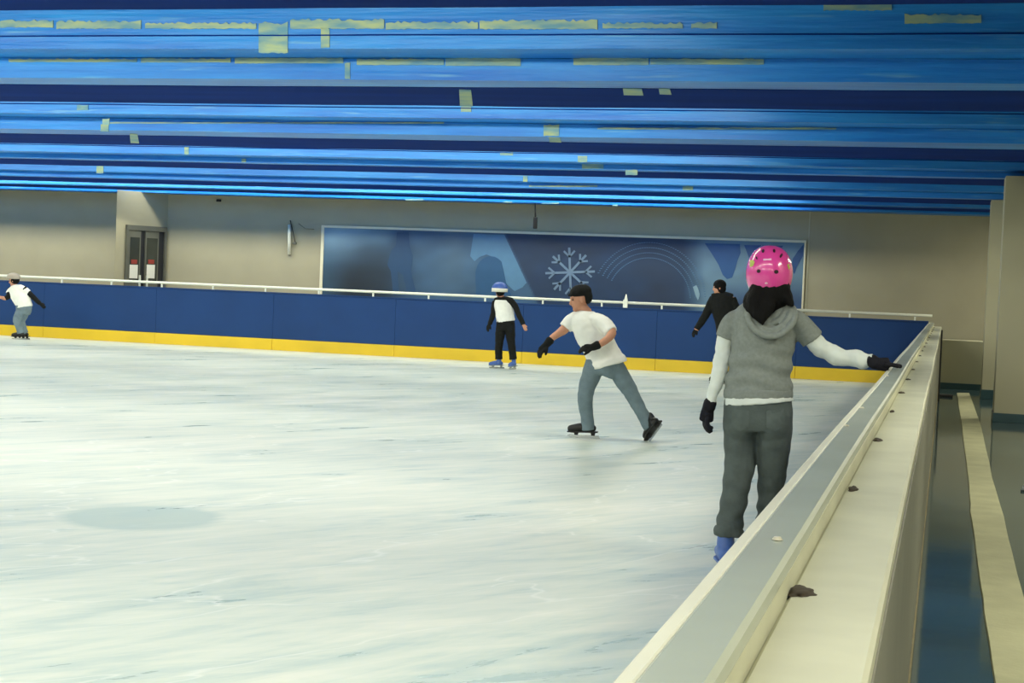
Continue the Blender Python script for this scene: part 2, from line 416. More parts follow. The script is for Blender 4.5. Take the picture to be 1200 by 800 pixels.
for (a, b) in ((149, 163), (168.5, 184)):
    lf = bay_plate('door_leaf', a, b, 0.02, ztop-0.07, 0.011, 0.045, M_doorm, d1)
    bay_plate('glass_pane', a+1.5, b-1.5, 1.15, ztop-0.2, 0.046, 0.05, M_glass, lf)
    na = a+1.5 if a < 160 else a+2
    zt, zb_ = on_bay(na+5, 310, 0.05).z, on_bay(na+5, 326, 0.05).z
    bay_plate('paper_notice', na, na+9.5, zb_, zt, 0.051, 0.055, M_paper, lf)
    bay_plate('red_notice', na+1.5, na+8.5, on_bay(na+5, 309, 0.05).z, on_bay(na+5, 304, 0.05).z, 0.051, 0.055, M_red, lf)
    hx = 161.5 if a < 160 else 170
    bay_plate('handle', hx, hx+1.2, 0.95, 1.3, 0.05, 0.09, M_white, lf)

# ------------------------------------------------------------------ far wall fittings
def on_wall(px, py, off=0.0): return on_y(px, py, YW-off)
# mural
tl, trr = on_wall(381, 268), on_wall(943, 283)
mur_x0, mur_x1 = tl.x, trr.x
mur_z1 = (tl.z+trr.z)/2; mur_z0 = 0.85
def mural_colour(px, py):
    c = Vector((58, 96, 134))
    def blob(cx, cy, rx, ry, col, k=1.0, p=1.0):
        nonlocal c
        d = ((px-cx)/rx)**2+((py-cy)/ry)**2
        a = k*math.exp(-d**p); c = c.lerp(Vector(col), a)
    blob(396, 274, 46, 24, (136, 176, 204), 0.95)
    blob(438, 276, 28, 12, (122, 164, 192), 0.8)
    blob(424, 338, 40, 36, (20, 32, 44), 0.98, 1.3)
    blob(445, 318, 34, 36, (32, 52, 72), 0.75)
    blob(470, 284, 11, 16, (34, 68, 104), 0.8)
    blob(474, 320, 14, 30, (40, 76, 112), 0.6)
    blob(384, 330, 14, 30, (38, 74, 98), 0.5)
    blob(534, 300, 22, 60, (78, 108, 134), 0.7)
    blob(550, 340, 20, 30, (52, 88, 122), 0.5)
    n = noise.noise((px*0.05, py*0.08, 3.0))
    if px > 590:
        edge = 592+(py-277)*0.47
        if px > edge:
            k = min(1, (px-edge)/2.5)
            arc = math.hypot((px-762)/1.0, (py-352)/1.0)
            navy = Vector((32, 50, 80)).lerp(Vector((24, 60, 104)), 0.5+0.5*noise.noise((px*0.02, py*0.03, 1)))
            c2 = navy
            if px > 800 or arc > 72:
                kk = min(1, max(0, (px-800)/26.0))
                c2 = navy.lerp(Vector((96, 132, 160)), kk)
            if px > 850 and py > 330: c2 = c2.lerp(Vector((34, 62, 116)), min(1, (py-330)/25)*0.7)
            c = c.lerp(c2, k)
    g = (c.x+c.y+c.z)/3; c = c.lerp(Vector((g, g, g)), 0.12)
    return c*(1+0.08*n)*0.94
def mural_mesh():
    bm = bmesh.new(); nx, nz = 280, 36; rows = []
    for i in range(nx+1):
        x = mur_x0+(mur_x1-mur_x0)*i/nx
        rows.append([bm.verts.new((x, YW-0.03, mur_z0+(mur_z1-mur_z0)*j/nz)) for j in range(nz+1)])
    for i in range(nx):
        for j in range(nz): bm.faces.new((rows[i][j], rows[i+1][j], rows[i+1][j+1], rows[i][j+1]))
    me = bpy.data.meshes.new('mural_print'); bm.to_mesh(me); bm.free()
    at = me.color_attributes.new('print', 'FLOAT_COLOR', 'POINT')
    # the print is laid out in the mural's own plane; pixel readings of the photograph give the layout
    x600 = on_wall(381, 300), on_wall(943, 300)
    for k, v in enumerate(me.vertices):
        d = v.co-CAM; z = d.dot(_f); px = 600+F_PX*d.dot(_r)/z; py = 400-F_PX*d.dot(_u)/z
        c = mural_colour(px, py); at.data[k].color = lin(*[max(0, min(255, q)) for q in c])
    return me
kk = NT('mural_print'); at = kk.n('ShaderNodeVertexColor'); at.layer_name = 'print'
kk.l(at.outputs['Color'], kk.b.inputs['Base Color']); kk.b.inputs['Roughness'].default_value = 0.35
mural = empty('mural', (0.5*(mur_x0+mur_x1), YW-0.03, mur_z0), 'long blue mural panel with a pale snowflake on the far wall', 'mural')
box('backing_panel', mur_x0, mur_x1, YW-0.029, YW-0.002, mur_z0, mur_z1, M_board, mural)
link('printed_sheet', mural_mesh(), kk.m, mural)
M_trimw = M_trim
bm = bmesh.new(); bm_box(bm, mur_x0-0.06, mur_x1+0.03, YW-0.05, YW-0.001, mur_z1, mur_z1+0.045); link('top_trim', mesh_from(bm, 'top_trim'), M_trim, mural)
box('side_trim', mur_x0-0.06, mur_x0, YW-0.05, YW-0.001, mur_z0, mur_z1, M_trim, mural)
box('side_trim', mur_x1, mur_x1+0.03, YW-0.05, YW-0.001, mur_z0, mur_z1, M_trim, mural)
def print_poly(name, pts, rgb, off=0.034, m=None):
    bm = bmesh.new(); bm_prism(bm, [on_wall(x, y, off) for x, y in pts], Vector((0, 0.0035, 0)))
    return link(name, mesh_from(bm, name), m or mat('print_'+name, rgb, 0.35, var=0.06), mural)
print_poly('light_shape', [(555, 274), (591, 275.2), (617, 331), (612, 337), (603, 341), (594, 333), (585, 312), (578, 301), (570, 298), (562, 301), (556, 306), (551, 300)], (84, 126, 160))
print_poly('oval_shape', [(557+18*(1-math.cos(a*PI/12))+0.0, 322-22*math.sin(a*PI/12)) for a in range(0, 10)]+[(594, 335), (600, 346), (558, 346)], (38, 82, 122), 0.038)
print_poly('petal_shape', [(826, 285), (867, 286), (868, 296), (864, 306), (862, 314), (858, 325), (852, 327), (847, 322), (842, 310), (834, 297)], (32, 78, 132))
print_poly('petal_shape', [(872, 287), (918, 288), (912, 294), (898, 296), (890, 300), (880, 312), (877, 300)], (32, 74, 128))
print_poly('petal_shape', [(942, 286), (941, 300), (934, 312), (931, 321), (927, 316), (929, 303), (935, 294)], (32, 74, 128))
print_poly('figure_shape', [(465, 272), (479, 272), (480, 286), (484, 300), (482, 318), (488, 345), (478, 345), (472, 322), (466, 318), (468, 345), (461, 345), (458, 318), (454, 310), (458, 294), (464, 288)], (36, 70, 106))
# snowflake
cxs, cys, Rs = 668, 319, 29
bm = bmesh.new()
def bar_px(bm, x0, y0, x1, y1, wd):
    dx, dy = x1-x0, y1-y0; L = math.hypot(dx, dy); nx, ny = -dy/L*wd/2, dx/L*wd/2
    bm_prism(bm, [on_wall(x, y, 0.040) for x, y in ((x0+nx, y0+ny), (x1+nx, y1+ny), (x1-nx, y1-ny), (x0-nx, y0-ny))], Vector((0, 0.004, 0)))
for q in range(8):
    a = math.radians(q*45+92); R_ = Rs if q % 2 == 0 else Rs*0.95
    ex, ey = cxs+R_*math.cos(a), cys-R_*math.sin(a)
    bar_px(bm, cxs, cys, ex, ey, 2.7)
    for rr in (0.58, 0.82) if False else (0.62,):
        bx, by = cxs+R_*rr*math.cos(a), cys-R_*rr*math.sin(a)
        for s in (-1, 1):
            b2 = a+s*math.radians(42); bar_px(bm, bx, by, bx+R_*0.33*math.cos(b2), by-R_*0.33*math.sin(b2), 2.2)
bm_prism(bm, [on_wall(cxs+3.4*math.cos(q*PI/4), cys-3.4*math.sin(q*PI/4), 0.0445) for q in range(8)], Vector((0, 0.004, 0)))
link('snowflake_print', mesh_from(bm, 'snowflake_print'), mat('snowflake_print', (104, 128, 154), 0.4, var=0.05), mural)
# dotted arcs
bm = bmesh.new()
for R_, w_ in ((50, 1.0), (56, 0.9), (62, 1.0), (68, 0.8)):
    for q in range(0, 60):
        a = math.radians(4+q*2.5)
        x, y = 760+R_*math.cos(a)*0.98, 352-R_*math.sin(a)
        if y < 283+(x-760)*0.02 or y > 350: continue
        h = 0.9*R_/62
        bm_prism(bm, [on_wall(x+s*h, y+t*w_*0.5, 0.036) for s, t in ((-1, -1), (1, -1), (1, 1), (-1, 1))], Vector((0, 0.003, 0)))
dots = link('dotted_arc_print', mesh_from(bm, 'dotted_arc_print'), mat('arc_print', (74, 112, 146), 0.4), mural); dots['kind'] = 'stuff'
print_poly('light_spark', [(812, 336), (816, 334), (818, 338), (820, 345), (818, 352), (815, 346)], (134, 164, 180), 0.037)

# conduit with cable
cp = on_wall(339, 263, 0.05); cq = on_wall(339, 298, 0.05)
cd = empty('wall_conduit', cq, 'short cream vertical tube with a dark cable fixed left of the mural', 'conduit')
tube('tube', [cp, cq], 0.034, M_pipe, cd)
tube('cable', [on_wall(340, 258, 0.03), on_wall(343, 270, 0.05), on_wall(346, 284, 0.03)], 0.008, M_dark, cd, 6)
bm = bmesh.new(); p = on_wall(345.5, 285, 0.0); bm_box(bm, p.x-0.045, p.x+0.045, YW-0.05, YW, p.z-0.02, p.z+0.02); link('clip', mesh_from(bm, 'clip', bevel=0.006), mat('clip_grey', (110, 108, 92), 0.6), cd)
tube('end_cap', [cq, cq-Vector((0, 0, 0.03))], [0.036, 0.02], mat('cap_grey', (130, 128, 110), 0.6), cd)
tube('top_cable', [on_wall(350, 262, 0.01), on_wall(358, 268, 0.01), on_wall(368, 268.5, 0.01)], 0.006, mat('cable_grey', (130, 126, 104), 0.6), cd, 6)
# hanging sensor in front of the wall
s0 = on_y(627, 239, YW-0.5); s1 = on_y(627, 268, YW-0.5)
hs = empty('hanging_sensor', s1, 'thin dark rod with a small box hanging from the ceiling above the mural', 'sensor')
tube('rod', [Vector((s0.x, s0.y, ZB-0.012)), s1+Vector((0, 0, 0.2))], [0.010, 0.018], M_dark, hs, 8)
bm = bmesh.new(); bm_box(bm, s1.x-0.035, s1.x+0.035, s1.y-0.035, s1.y+0.035, s1.z, s1.z+0.22); link('sensor_body', mesh_from(bm, 'sensor_body', bevel=0.012), M_dark, hs)
# small dark stain/bolt on the wall
p = on_wall(257, 235); bm = bmesh.new(); bm_box(bm, p.x-0.05, p.x+0.05, YW-0.05, YW, p.z-0.025, p.z+0.025)
o = link('wall_anchor', mesh_from(bm, 'wall_anchor', bevel=0.012), M_dark); tag(o, 'tiny dark anchor high on the far wall right of the door bay', 'anchor')

# ------------------------------------------------------------------ far barrier
fb = empty('rink_barrier', (-13, YB, 0), 'long blue rink barrier with yellow kick strip in front of the far wall', 'barrier')
Z_FB = 1.07
seam = on_y(769, 400, YB).x
PW = 2.44
xs = seam
edges = [X_OUT-0.12]
x = seam
while x > X_OUT-0.12: x -= PW
start = x
bounds = []
x = seam+PW*2
while x > XL: bounds.append(x); x -= PW
bounds = [b for b in bounds if b < X_IN-0.05]
right = X_IN-0.004
for b in bounds+[XL+0.02]:
    if right-b < 0.2: continue
    box('barrier_panel', b+0.0012, right-0.0012, YB, YB+0.05, 0.215, Z_FB, M_board, fb, 0.004)
    box('kick_strip', b+0.002, right-0.002, YB-0.012, YB+0.05, 0.0, 0.21, M_yellow, fb, 0.004)
    right = b
box('top_cap', XL+0.02, X_IN-0.004, YB-0.01, YB+0.09, Z_FB+0.001, Z_FB+0.02, M_board, fb)
hz = on_y(600, 348.8, YB).z
tube('hand_rail', [(XL+0.02, YB+0.02, hz), (X_OUT-0.16, YB+0.02, hz)], 0.024, M_white, fb, 12)
px = 375.0; k = 0
xb = on_y(437, 344, YB).x; stp = on_y(502, 347, YB).x-xb
x = xb
while x > XL+0.5: x -= stp
while x < X_OUT-0.4:
    if True:
        bm = bmesh.new(); bm_box(bm, x-0.014, x+0.014, YB+0.005, YB+0.035, Z_FB+0.018, hz-0.02)
        link('rail_bracket', mesh_from(bm, 'rail_bracket'), M_white, fb)
    x += stp
# white finial on the rail
p = on_y(733.5, 352, YB+0.02)
fin = empty('rail_fitting', (p.x, YB+0.02, hz+0.0305), 'small white upright fitting on the far handrail right of the snowflake', 'fitting')
tube('spike', [(p.x, YB+0.02, hz+0.0305), (p.x, YB+0.02, hz+0.07), (p.x, YB+0.02, hz+0.15)], [0.035, 0.028, 0.006], M_white, fin, 8)
bm = bmesh.new(); bm_box(bm, p.x-0.04, p.x+0.04, YB-0.035, YB-0.0115, hz-0.09, hz+0.05); link('clamp_plate', mesh_from(bm, 'clamp_plate', bevel=0.005), M_white, fin)

# ------------------------------------------------------------------ near barrier along the walkway
nb = empty('rink_barrier', (X_IN, 9, 0), 'cream rink barrier with glossy grey cap running beside the walkway on the right', 'barrier')
Y0b, Y1b = YN+0.02, YB+0.06
def wob_box(name, x0, x1, z0, z1, m, bev=0.004, y0=Y0b, y1=Y1b, wob=0.004, n=70, ph=0.0):
    bm = bmesh.new(); rows = []
    for i in range(n+1):
        y = y0+(y1-y0)*i/n; dx = wob*noise.noise((ph, y*0.35, 2.0)); dz = wob*0.4*noise.noise((ph+3, y*0.5, 5.0))
        sec = [(x0+bev, z0), (x1-bev, z0), (x1, z0+bev), (x1, z1-bev), (x1-bev, z1), (x0+bev, z1), (x0, z1-bev), (x0, z0+bev)]
        rows.append([bm.verts.new((a+dx, y, b+(dz if b > z0+bev*2 else 0))) for a, b in sec])
    for i in range(n):
        for q in range(8): bm.faces.new((rows[i][q], rows[i][(q+1) % 8], rows[i+1][(q+1) % 8], rows[i+1][q]))
    bm.faces.new(rows[0]); bm.faces.new(list(reversed(rows[-1])))
    return link(name, mesh_from(bm, name), m, nb)
wob_box('ice_side_panel', X_IN+0.004, X_IN+0.03, 0.215, Z_CAP-0.05, M_board, 0.002, wob=0)
wob_box('kick_strip', X_IN, X_IN+0.03, 0.0, 0.21, M_yellow, 0.002, wob=0)
wob_box('white_lip', X_IN, X_IN+0.022, Z_CAP-0.048, Z_CAP-0.004, M_lip, 0.004, ph=1)
wob_box('grey_cap', X_IN+0.020, X_CAP, Z_CAP-0.03, Z_CAP, M_cap, 0.006, ph=1)
wob_box('cream_step', X_IN+0.032, X_CAP-0.003, 0.95, Z_CAP-0.031, M_ledge, 0.002, wob=0)
wob_box('cream_ledge', X_CAP-0.004, X_OUT, Z_LEDGE-0.05, Z_LEDGE, M_ledge, 0.006, ph=2)
wob_box('outer_panel', X_OUT-0.02, X_OUT-0.003, 0.06, Z_LEDGE-0.051, M_outer, 0.002, wob=0)
wob_box('floor_edge', X_OUT-0.02, X_OUT+0.003, 0.0, 0.058, M_edge, 0.003, wob=0)
wob_box('outer_edge_strip', X_OUT-0.002, X_OUT+0.004, Z_LEDGE-0.05, Z_LEDGE-0.03, M_outer, 0.001, wob=0)
# dirty brackets at the foot of the step
yb0 = on_z(930, 694, Z_LEDGE).y; yb1 = on_z(988, 573, Z_LEDGE).y
gap = yb1-yb0; i = -3
y = yb0-3*gap
while y < YB-0.5:
    rnd = random.Random(int(y*100))
    bm = bmesh.new(); bmesh.ops.create_icosphere(bm, subdivisions=3, radius=1.0)
    L_ = 0.024 if abs(y-yb0) < 0.2 else rnd.uniform(0.010, 0.016)
    for v in bm.verts:
        n = 1+0.45*noise.noise(v.co*1.7+Vector((y, 0, 0)))
        c = v.co*n
        v.co = Vector((X_CAP+0.014+c.x*L_*0.8, y+c.y*0.028*(1.2-0.5*c.x), Z_LEDGE+0.001+max(-0.001, c.z*0.006)))
    link('dirty_bracket', mesh_from(bm, 'dirty_bracket', smooth=True), M_debris, nb)
    y += gap
# screw heads on the grey cap
M_screw = mat('pale_screw', (206, 200, 180), 0.4)
for (px, py) in ((911, 632), (978, 498), (1035, 440), (1010, 478)):
    p = on_z(px, py, Z_CAP+0.001)
    bm = bmesh.new(); bmesh.ops.create_cone(bm, cap_ends=True, segments=12, radius1=0.008, radius2=0.005, depth=0.004)
    bmesh.ops.translate(bm, verts=bm.verts, vec=(max(min(p.x, X_CAP-0.02), X_IN+0.03), p.y, Z_CAP+0.003))
    link('screw_head', mesh_from(bm, 'screw_head'), M_screw, nb)
# black end post at the far corner
bm = bmesh.new(); bm_box(bm, X_OUT+0.006, X_OUT+0.03, 23.2, 23.24, 0.0, Z_LEDGE+0.02)
o = link('black_post', mesh_from(bm, 'black_post', bevel=0.008), M_dark); tag(o, 'thin black post against the outer face of the cream barrier', 'post')

# ------------------------------------------------------------------ walkway: columns, low wall, runner
def column(name, pxl, pxr, ybase, label, wide=None):
    # front face contact line from the photo
    p = on_z(pxl, ybase, 0.0); q = on_y(pxr, ybase, p.y)
    x1 = q.x if wide is None else p.x+wide
    c = empty(name, ((p.x+x1)/2, p.y, 0), label, 'column')
    c['kind'] = 'structure'
    bx = box('shaft', p.x, x1, p.y, p.y+0.55, 0.0, ZB-0.002, M_wall2, c, 0.006)
    bs = box('skirting', p.x-0.012, x1+0.012, p.y-0.012, p.y+0.56, 0.0, 0.11, M_skirt, c, 0.003)
    return p
column('wall_column', 1164, 1240, 494, 'wide beige column with teal skirting nearest on the walkway', 0.75)
c2 = on_z(1163, 466, 0)
def col2():
    y = 24.6
    xl = on_y(1157, 330, y).x
    c = empty('wall_column', (xl+0.4, y, 0), 'farther beige column half hidden behind the nearest column', 'column'); c['kind'] = 'structure'
    box('shaft', xl, XR-0.001, y, y+0.6, 0, ZB-0.002, M_wall2, c)
    box('skirting', xl-0.012, XR-0.001, y-0.012, y+0.61, 0, 0.14, M_skirt, c, 0.003)
    return xl, y
xl2, y2 = col2()
pl = on_z(1103, 455, 0); pr = on_y(1151, 455, pl.y); zt = on_y(1128, 399, pl.y).z
lw = empty('wall_low', ((pl.x+pr.x)/2, pl.y, 0), 'low beige parapet box at the far end of the walkway', 'wall'); lw['kind'] = 'structure'
box('parapet', X_OUT+0.02, pr.x, pl.y, pl.y+0.5, 0, zt, M_wall2, lw, 0.006)
box('skirting', X_OUT+0.02, pr.x+0.01, pl.y-0.012, pl.y+0.5, 0, 0.10, M_skirt, lw, 0.003)
# floor runner
Lp = [(1121, 461), (1127, 500), (1135, 570), (1137, 600), (1145, 660), (1153, 720), (1165, 800)]
Rp = [(1136, 461), (1150, 500), (1163, 560), (1176, 605), (1189, 660), (1205, 720), (1232, 800)]
lp = [on_z(a, b, 0.0) for a, b in Lp]; rp_ = [on_z(a, b, 0.0) for a, b in Rp]
lp.append(Vector((lp[-1].x, -2, 0))); rp_.append(Vector((rp_[-1].x, -2, 0)))
bm = bmesh.new()
n = len(lp); prev = None
prof = []
for i in range(n):
    for t in ([0] if i == n-1 else [0, 0.25, 0.5, 0.75]):
        a = lp[i].lerp(lp[min(i+1, n-1)], t); b = rp_[i].lerp(rp_[min(i+1, n-1)], t)
        wv = 0.008*noise.noise((a.y*2.1, 0, 0)); a = a+Vector((wv, 0, 0)); b = b+Vector((0.008*noise.noise((a.y*2.3, 4, 0)), 0, 0))
        prof.append([a, b])
rows = []
for a, b in prof:
    rows.append([bm.verts.new((a.x, a.y, 0.001)), bm.verts.new((a.x+0.004, a.y, 0.012)), bm.verts.new(((a.x+b.x)/2, (a.y+b.y)/2, 0.014)), bm.verts.new((b.x-0.004, b.y, 0.012)), bm.verts.new((b.x, b.y, 0.001))])
for i in range(len(rows)-1):
    for q in range(5): bm.faces.new((rows[i][q], rows[i][(q+1) % 5], rows[i+1][(q+1) % 5], rows[i+1][q]))
bm.faces.new(rows[0]); bm.faces.new(list(reversed(rows[-1])))
o = link('floor_runner', mesh_from(bm, 'floor_runner'), M_mat); tag(o, 'long cream rubber runner lying on the teal walkway floor', 'mat')
# black rubber wedge on the walkway floor by the barrier
p = on_z(1110, 465, 0)
bm = bmesh.new(); bm_box(bm, X_OUT+0.02, X_OUT+0.22, p.y-0.05, p.y+0.12, 0.0, 0.035)
o = link('rubber_wedge', mesh_from(bm, 'rubber_wedge', bevel=0.008), M_dark); tag(o, 'small black rubber block on the floor before the low parapet', 'block')
p = on_z(1196, 576, 0)
bm = bmesh.new(); bm_prism(bm, [Vector((p.x, p.y, 0.001)), Vector((p.x+0.5, p.y-0.1, 0.001)), Vector((p.x+0.5, p.y+0.9, 0.001)), Vector((p.x+0.03, p.y+0.35, 0.001))], Vector((0, 0, 0.012)))
o = link('rubber_mat', mesh_from(bm, 'rubber_mat'), mat('dark_teal_rubber', (40, 58, 62), 0.5)); tag(o, 'dark rubber mat corner on the walkway at the right edge', 'mat')
#PEOPLE
# ------------------------------------------------------------------ people
def ring_mesh(bm, rings, seg=20):
    """rings: list of (centre, axis_a (vector*radius), axis_b (vector*radius)), closed tube with rounded ends"""
    vr = []
    for c, a, b in rings:
        vr.append([bm.verts.new(c + a*math.cos(k*2*PI/seg) + b*math.sin(k*2*PI/seg)) for k in range(seg)])
    for i in range(len(vr)-1):
        for k in range(seg):
            bm.faces.new((vr[i][k], vr[i][(k+1) % seg], vr[i+1][(k+1) % seg], vr[i+1][k]))
    bm.faces.new(list(reversed(vr[0]))); bm.faces.new(vr[-1])
def limb(bm, pts, seg=16, cap=True):
    """pts: list of (Vector, r_lateral, r_depth); axes follow the viewing direction only to orient the ellipse"""
    n = len(pts); rings = []
    for i in range(n):
        P_, ra, rb = pts[i]
        t = (pts[min(i+1, n-1)][0]-pts[max(i-1, 0)][0]).normalized()
        w_ = Vector((P_.x, P_.y, 0)).normalized()
        a = t.cross(w_)
        if a.length < 0.05: a = t.cross(Vector((0, 0, 1)))
        a.normalize(); b = a.cross(t).normalized()
        rings.append((P_, a*ra, b*rb, t))
    out = []
    if cap:
        c, a, b, t = rings[0]; r = min(a.length, b.length)
        out += [(c-t*r*0.75, a*0.45, b*0.45), (c-t*r*0.42, a*0.8, b*0.8)]
    out += [(c, a, b) for c, a, b, t in rings]
    if cap:
        c, a, b, t = rings[-1]; r = min(a.length, b.length)
        out += [(c+t*r*0.42, a*0.8, b*0.8), (c+t*r*0.75, a*0.45, b*0.45)]
    ring_mesh(bm, out, seg)
def dense(pts, sub=3):
    """smooth (Catmull-Rom) resampling of (Vector, ra, rb)"""
    out = []; n = len(pts)
    def cr(a, b, c, d, t): return 0.5*((2*b)+(c-a)*t+(2*a-5*b+4*c-d)*t*t+(3*b-a-3*c+d)*t*t*t)
    for i in range(n-1):
        q = [pts[max(i-1, 0)], pts[i], pts[i+1], pts[min(i+2, n-1)]]
        for s in range(sub):
            t = s/sub
            out.append((cr(q[0][0], q[1][0], q[2][0], q[3][0], t), max(0.003, cr(q[0][1], q[1][1], q[2][1], q[3][1], t)), max(0.003, cr(q[0][2], q[1][2], q[2][2], q[3][2], t))))
    out.append(pts[-1]); return out
def ball(bm, c, rx, ry, rz, rot=None):
    t = bmesh.new(); bmesh.ops.create_uvsphere(t, u_segments=20, v_segments=12, radius=1.0)
    mv = {}
    for v in t.verts:
        p = Vector((v.co.x*rx, v.co.y*ry, v.co.z*rz))
        if rot is not None: p = rot @ p
        mv[v] = bm.verts.new(c+p)
    for f in t.faces: bm.faces.new([mv[v] for v in f.verts])
    t.free()
def fuse(bm, name, voxel, smooth=4, m=None, parent=None, disp=None):
    """one continuous skin over everything in bm"""
    bmesh.ops.recalc_face_normals(bm, faces=bm.faces)
    me = bpy.data.meshes.new(name+'_raw'); bm.to_mesh(me); bm.free()
    o = bpy.data.objects.new(name+'_raw', me); COL.objects.link(o)
    r = o.modifiers.new('r', 'REMESH'); r.mode = 'VOXEL'; r.voxel_size = voxel; r.use_smooth_shade = True
    if smooth:
        s = o.modifiers.new('s', 'SMOOTH'); s.iterations = smooth; s.factor = 0.5
    dg = bpy.context.evaluated_depsgraph_get(); dg.update()
    new = bpy.data.meshes.new_from_object(o.evaluated_get(dg))
    bpy.data.objects.remove(o); bpy.data.meshes.remove(me)
    new.name = name
    if disp:
        ns = [v.normal.copy() for v in new.vertices]
        for v, nn in zip(new.vertices, ns): v.co = v.co + nn*disp(v.co)
    for p in new.polygons: p.use_smooth = True
    return link(name, new, m, parent)
def folds(amp, sx, sz, seed):
    def f(c):
        q = Vector((c.x*sx, c.y*sx, c.z*sz))+Vector((seed, seed*2, 0))
        return amp*(noise.noise(q)+0.5*noise.noise(q*2.1))
    return f
def patch(name, src, poly, m, parent, off=0.002, n=10, thick=0.0015):
    """thin patch lying on a mesh: outline read in the photograph, depth from the surface it lies on"""
    bvh = BVHTree.FromPolygons([v.co for v in src.data.vertices], [tuple(p.vertices) for p in src.data.polygons])
    cx = sum(p[0] for p in poly)/len(poly); cy = sum(p[1] for p in poly)/len(poly)
    bm = bmesh.new(); rows = []; K = len(poly)
    for r_ in range(1, 4):
        row = []
        for (x, y) in poly:
            qx, qy = cx+(x-cx)*r_/3, cy+(y-cy)*r_/3
            h = bvh.ray_cast(CAM, ray(qx, qy))
            if h[0] is None: bm.free(); return None
            row.append(bm.verts.new(h[0]+h[1]*off if h[1].dot(ray(qx, qy)) < 0 else h[0]-h[1]*off))
        rows.append(row)
    h = bvh.ray_cast(CAM, ray(cx, cy)); c = bm.verts.new(h[0]-ray(cx, cy)*off)
    for k_ in range(K):
        bm.faces.new((c, rows[0][k_], rows[0][(k_+1) % K]))
        for r_ in range(2): bm.faces.new((rows[r_][k_], rows[r_+1][k_], rows[r_+1][(k_+1) % K], rows[r_][(k_+1) % K]))
    return link(name, mesh_from(bm, name, smooth=True), m, parent)
def oval(cx, cy, rx, ry, n=12, rot=0.0):
    return [(cx+rx*math.cos(a)*math.cos(rot)-ry*math.sin(a)*math.sin(rot), cy+rx*math.cos(a)*math.sin(rot)+ry*math.sin(a)*math.cos(rot)) for a in [i*2*PI/n for i in range(n)]]

class Fig:
    """reads pixel + depth offset into a point standing at the figure's own distance (from its feet on the ice)"""
    def __init__(self, y0): self.y = y0; self.s = y0/F_PX/math.cos(YAW)**0
    def p(self, px, py, dy=0.0): return on_y(px, py, self.y+dy)
    def pts(self, lst, grow=0.0):
        """(px, py, dy, half width px, half depth m)"""
        return [(self.p(a, b, c), hw*self.s+grow, hd+grow) for a, b, c, hw, hd in lst]
    def limb(self, bm, lst, grow=0.0, sub=3, cap=True, seg=16): limb(bm, dense(self.pts(lst, grow), sub), seg, cap)

def skate(parent, ankle, toe_dir, m_boot, m_blade, size=0.27, name='skate', m_sole=None, pitch=0.0):
    """boot with cuff, sole, holder posts and blade; ankle: point 0.20 m above the ice"""
    d = Vector((toe_dir.x, toe_dir.y, 0)).normalized(); s_ = Vector((-d.y, d.x, 0)); up = Vector((0, 0, 1))
    q = Matrix.Rotation(pitch, 3, s_)
    def L(a, b, c): return ankle + (q @ (d*a + s_*b + up*c))
    k_ = size/0.27
    bm = bmesh.new()
    limb(bm, dense([(L(0.0, 0, 0.0), 0.040*k_, 0.040*k_), (L(-0.005, 0, -0.04*k_), 0.042*k_, 0.045*k_), (L(-0.01, 0, -0.08*k_), 0.042*k_, 0.055*k_), (L(0.0, 0, -0.11*k_), 0.04*k_, 0.06*k_)], 2), 14)
    limb(bm, dense([(L(-0.055*k_, 0, -0.105*k_), 0.036*k_, 0.036*k_), (L(0.03*k_, 0, -0.10*k_), 0.044*k_, 0.044*k_), (L(0.11*k_, 0, -0.115*k_), 0.046*k_, 0.034*k_), (L(0.17*k_, 0, -0.122*k_), 0.036*k_, 0.026*k_)], 3), 14)
    bt = fuse(bm, name, 0.009*k_, 3, m_boot, parent)
    for a0, a1 in ((-0.08, -0.03), (0.08, 0.13)):
        bm = bmesh.new()
        bm_prism(bm, [L(a0*k_, 0.018, -0.135*k_), L(a1*k_, 0.018, -0.135*k_), L((a1-0.01)*k_, 0.010, -0.175*k_), L((a0+0.01)*k_, 0.010, -0.175*k_)], q @ (s_*-0.03))
        link('blade_holder', mesh_from(bm, 'blade_holder'), m_sole or m_boot, bt)
    bm = bmesh.new()
    bm_prism(bm, [L(-0.11*k_, 0.002, -0.172*k_), L(0.17*k_, 0.002, -0.172*k_), L(0.19*k_, 0.002, -0.182*k_), L(0.16*k_, 0.002, -0.2*k_), L(-0.12*k_, 0.002, -0.2*k_)], q @ (s_*-0.004))
    link('blade', mesh_from(bm, 'blade'), m_blade, bt)
    bm = bmesh.new()
    bm_prism(bm, [L(-0.1*k_, 0.035*k_, -0.132*k_), L(0.1*k_, 0.045*k_, -0.138*k_), L(0.19*k_, 0.02*k_, -0.142*k_), L(0.19*k_, -0.02*k_, -0.142*k_), L(0.1*k_, -0.045*k_, -0.138*k_), L(-0.1*k_, -0.035*k_, -0.132*k_)], q @ (up*-0.012))
    link('sole', mesh_from(bm, 'sole'), m_sole or m_boot, bt)
    return bt

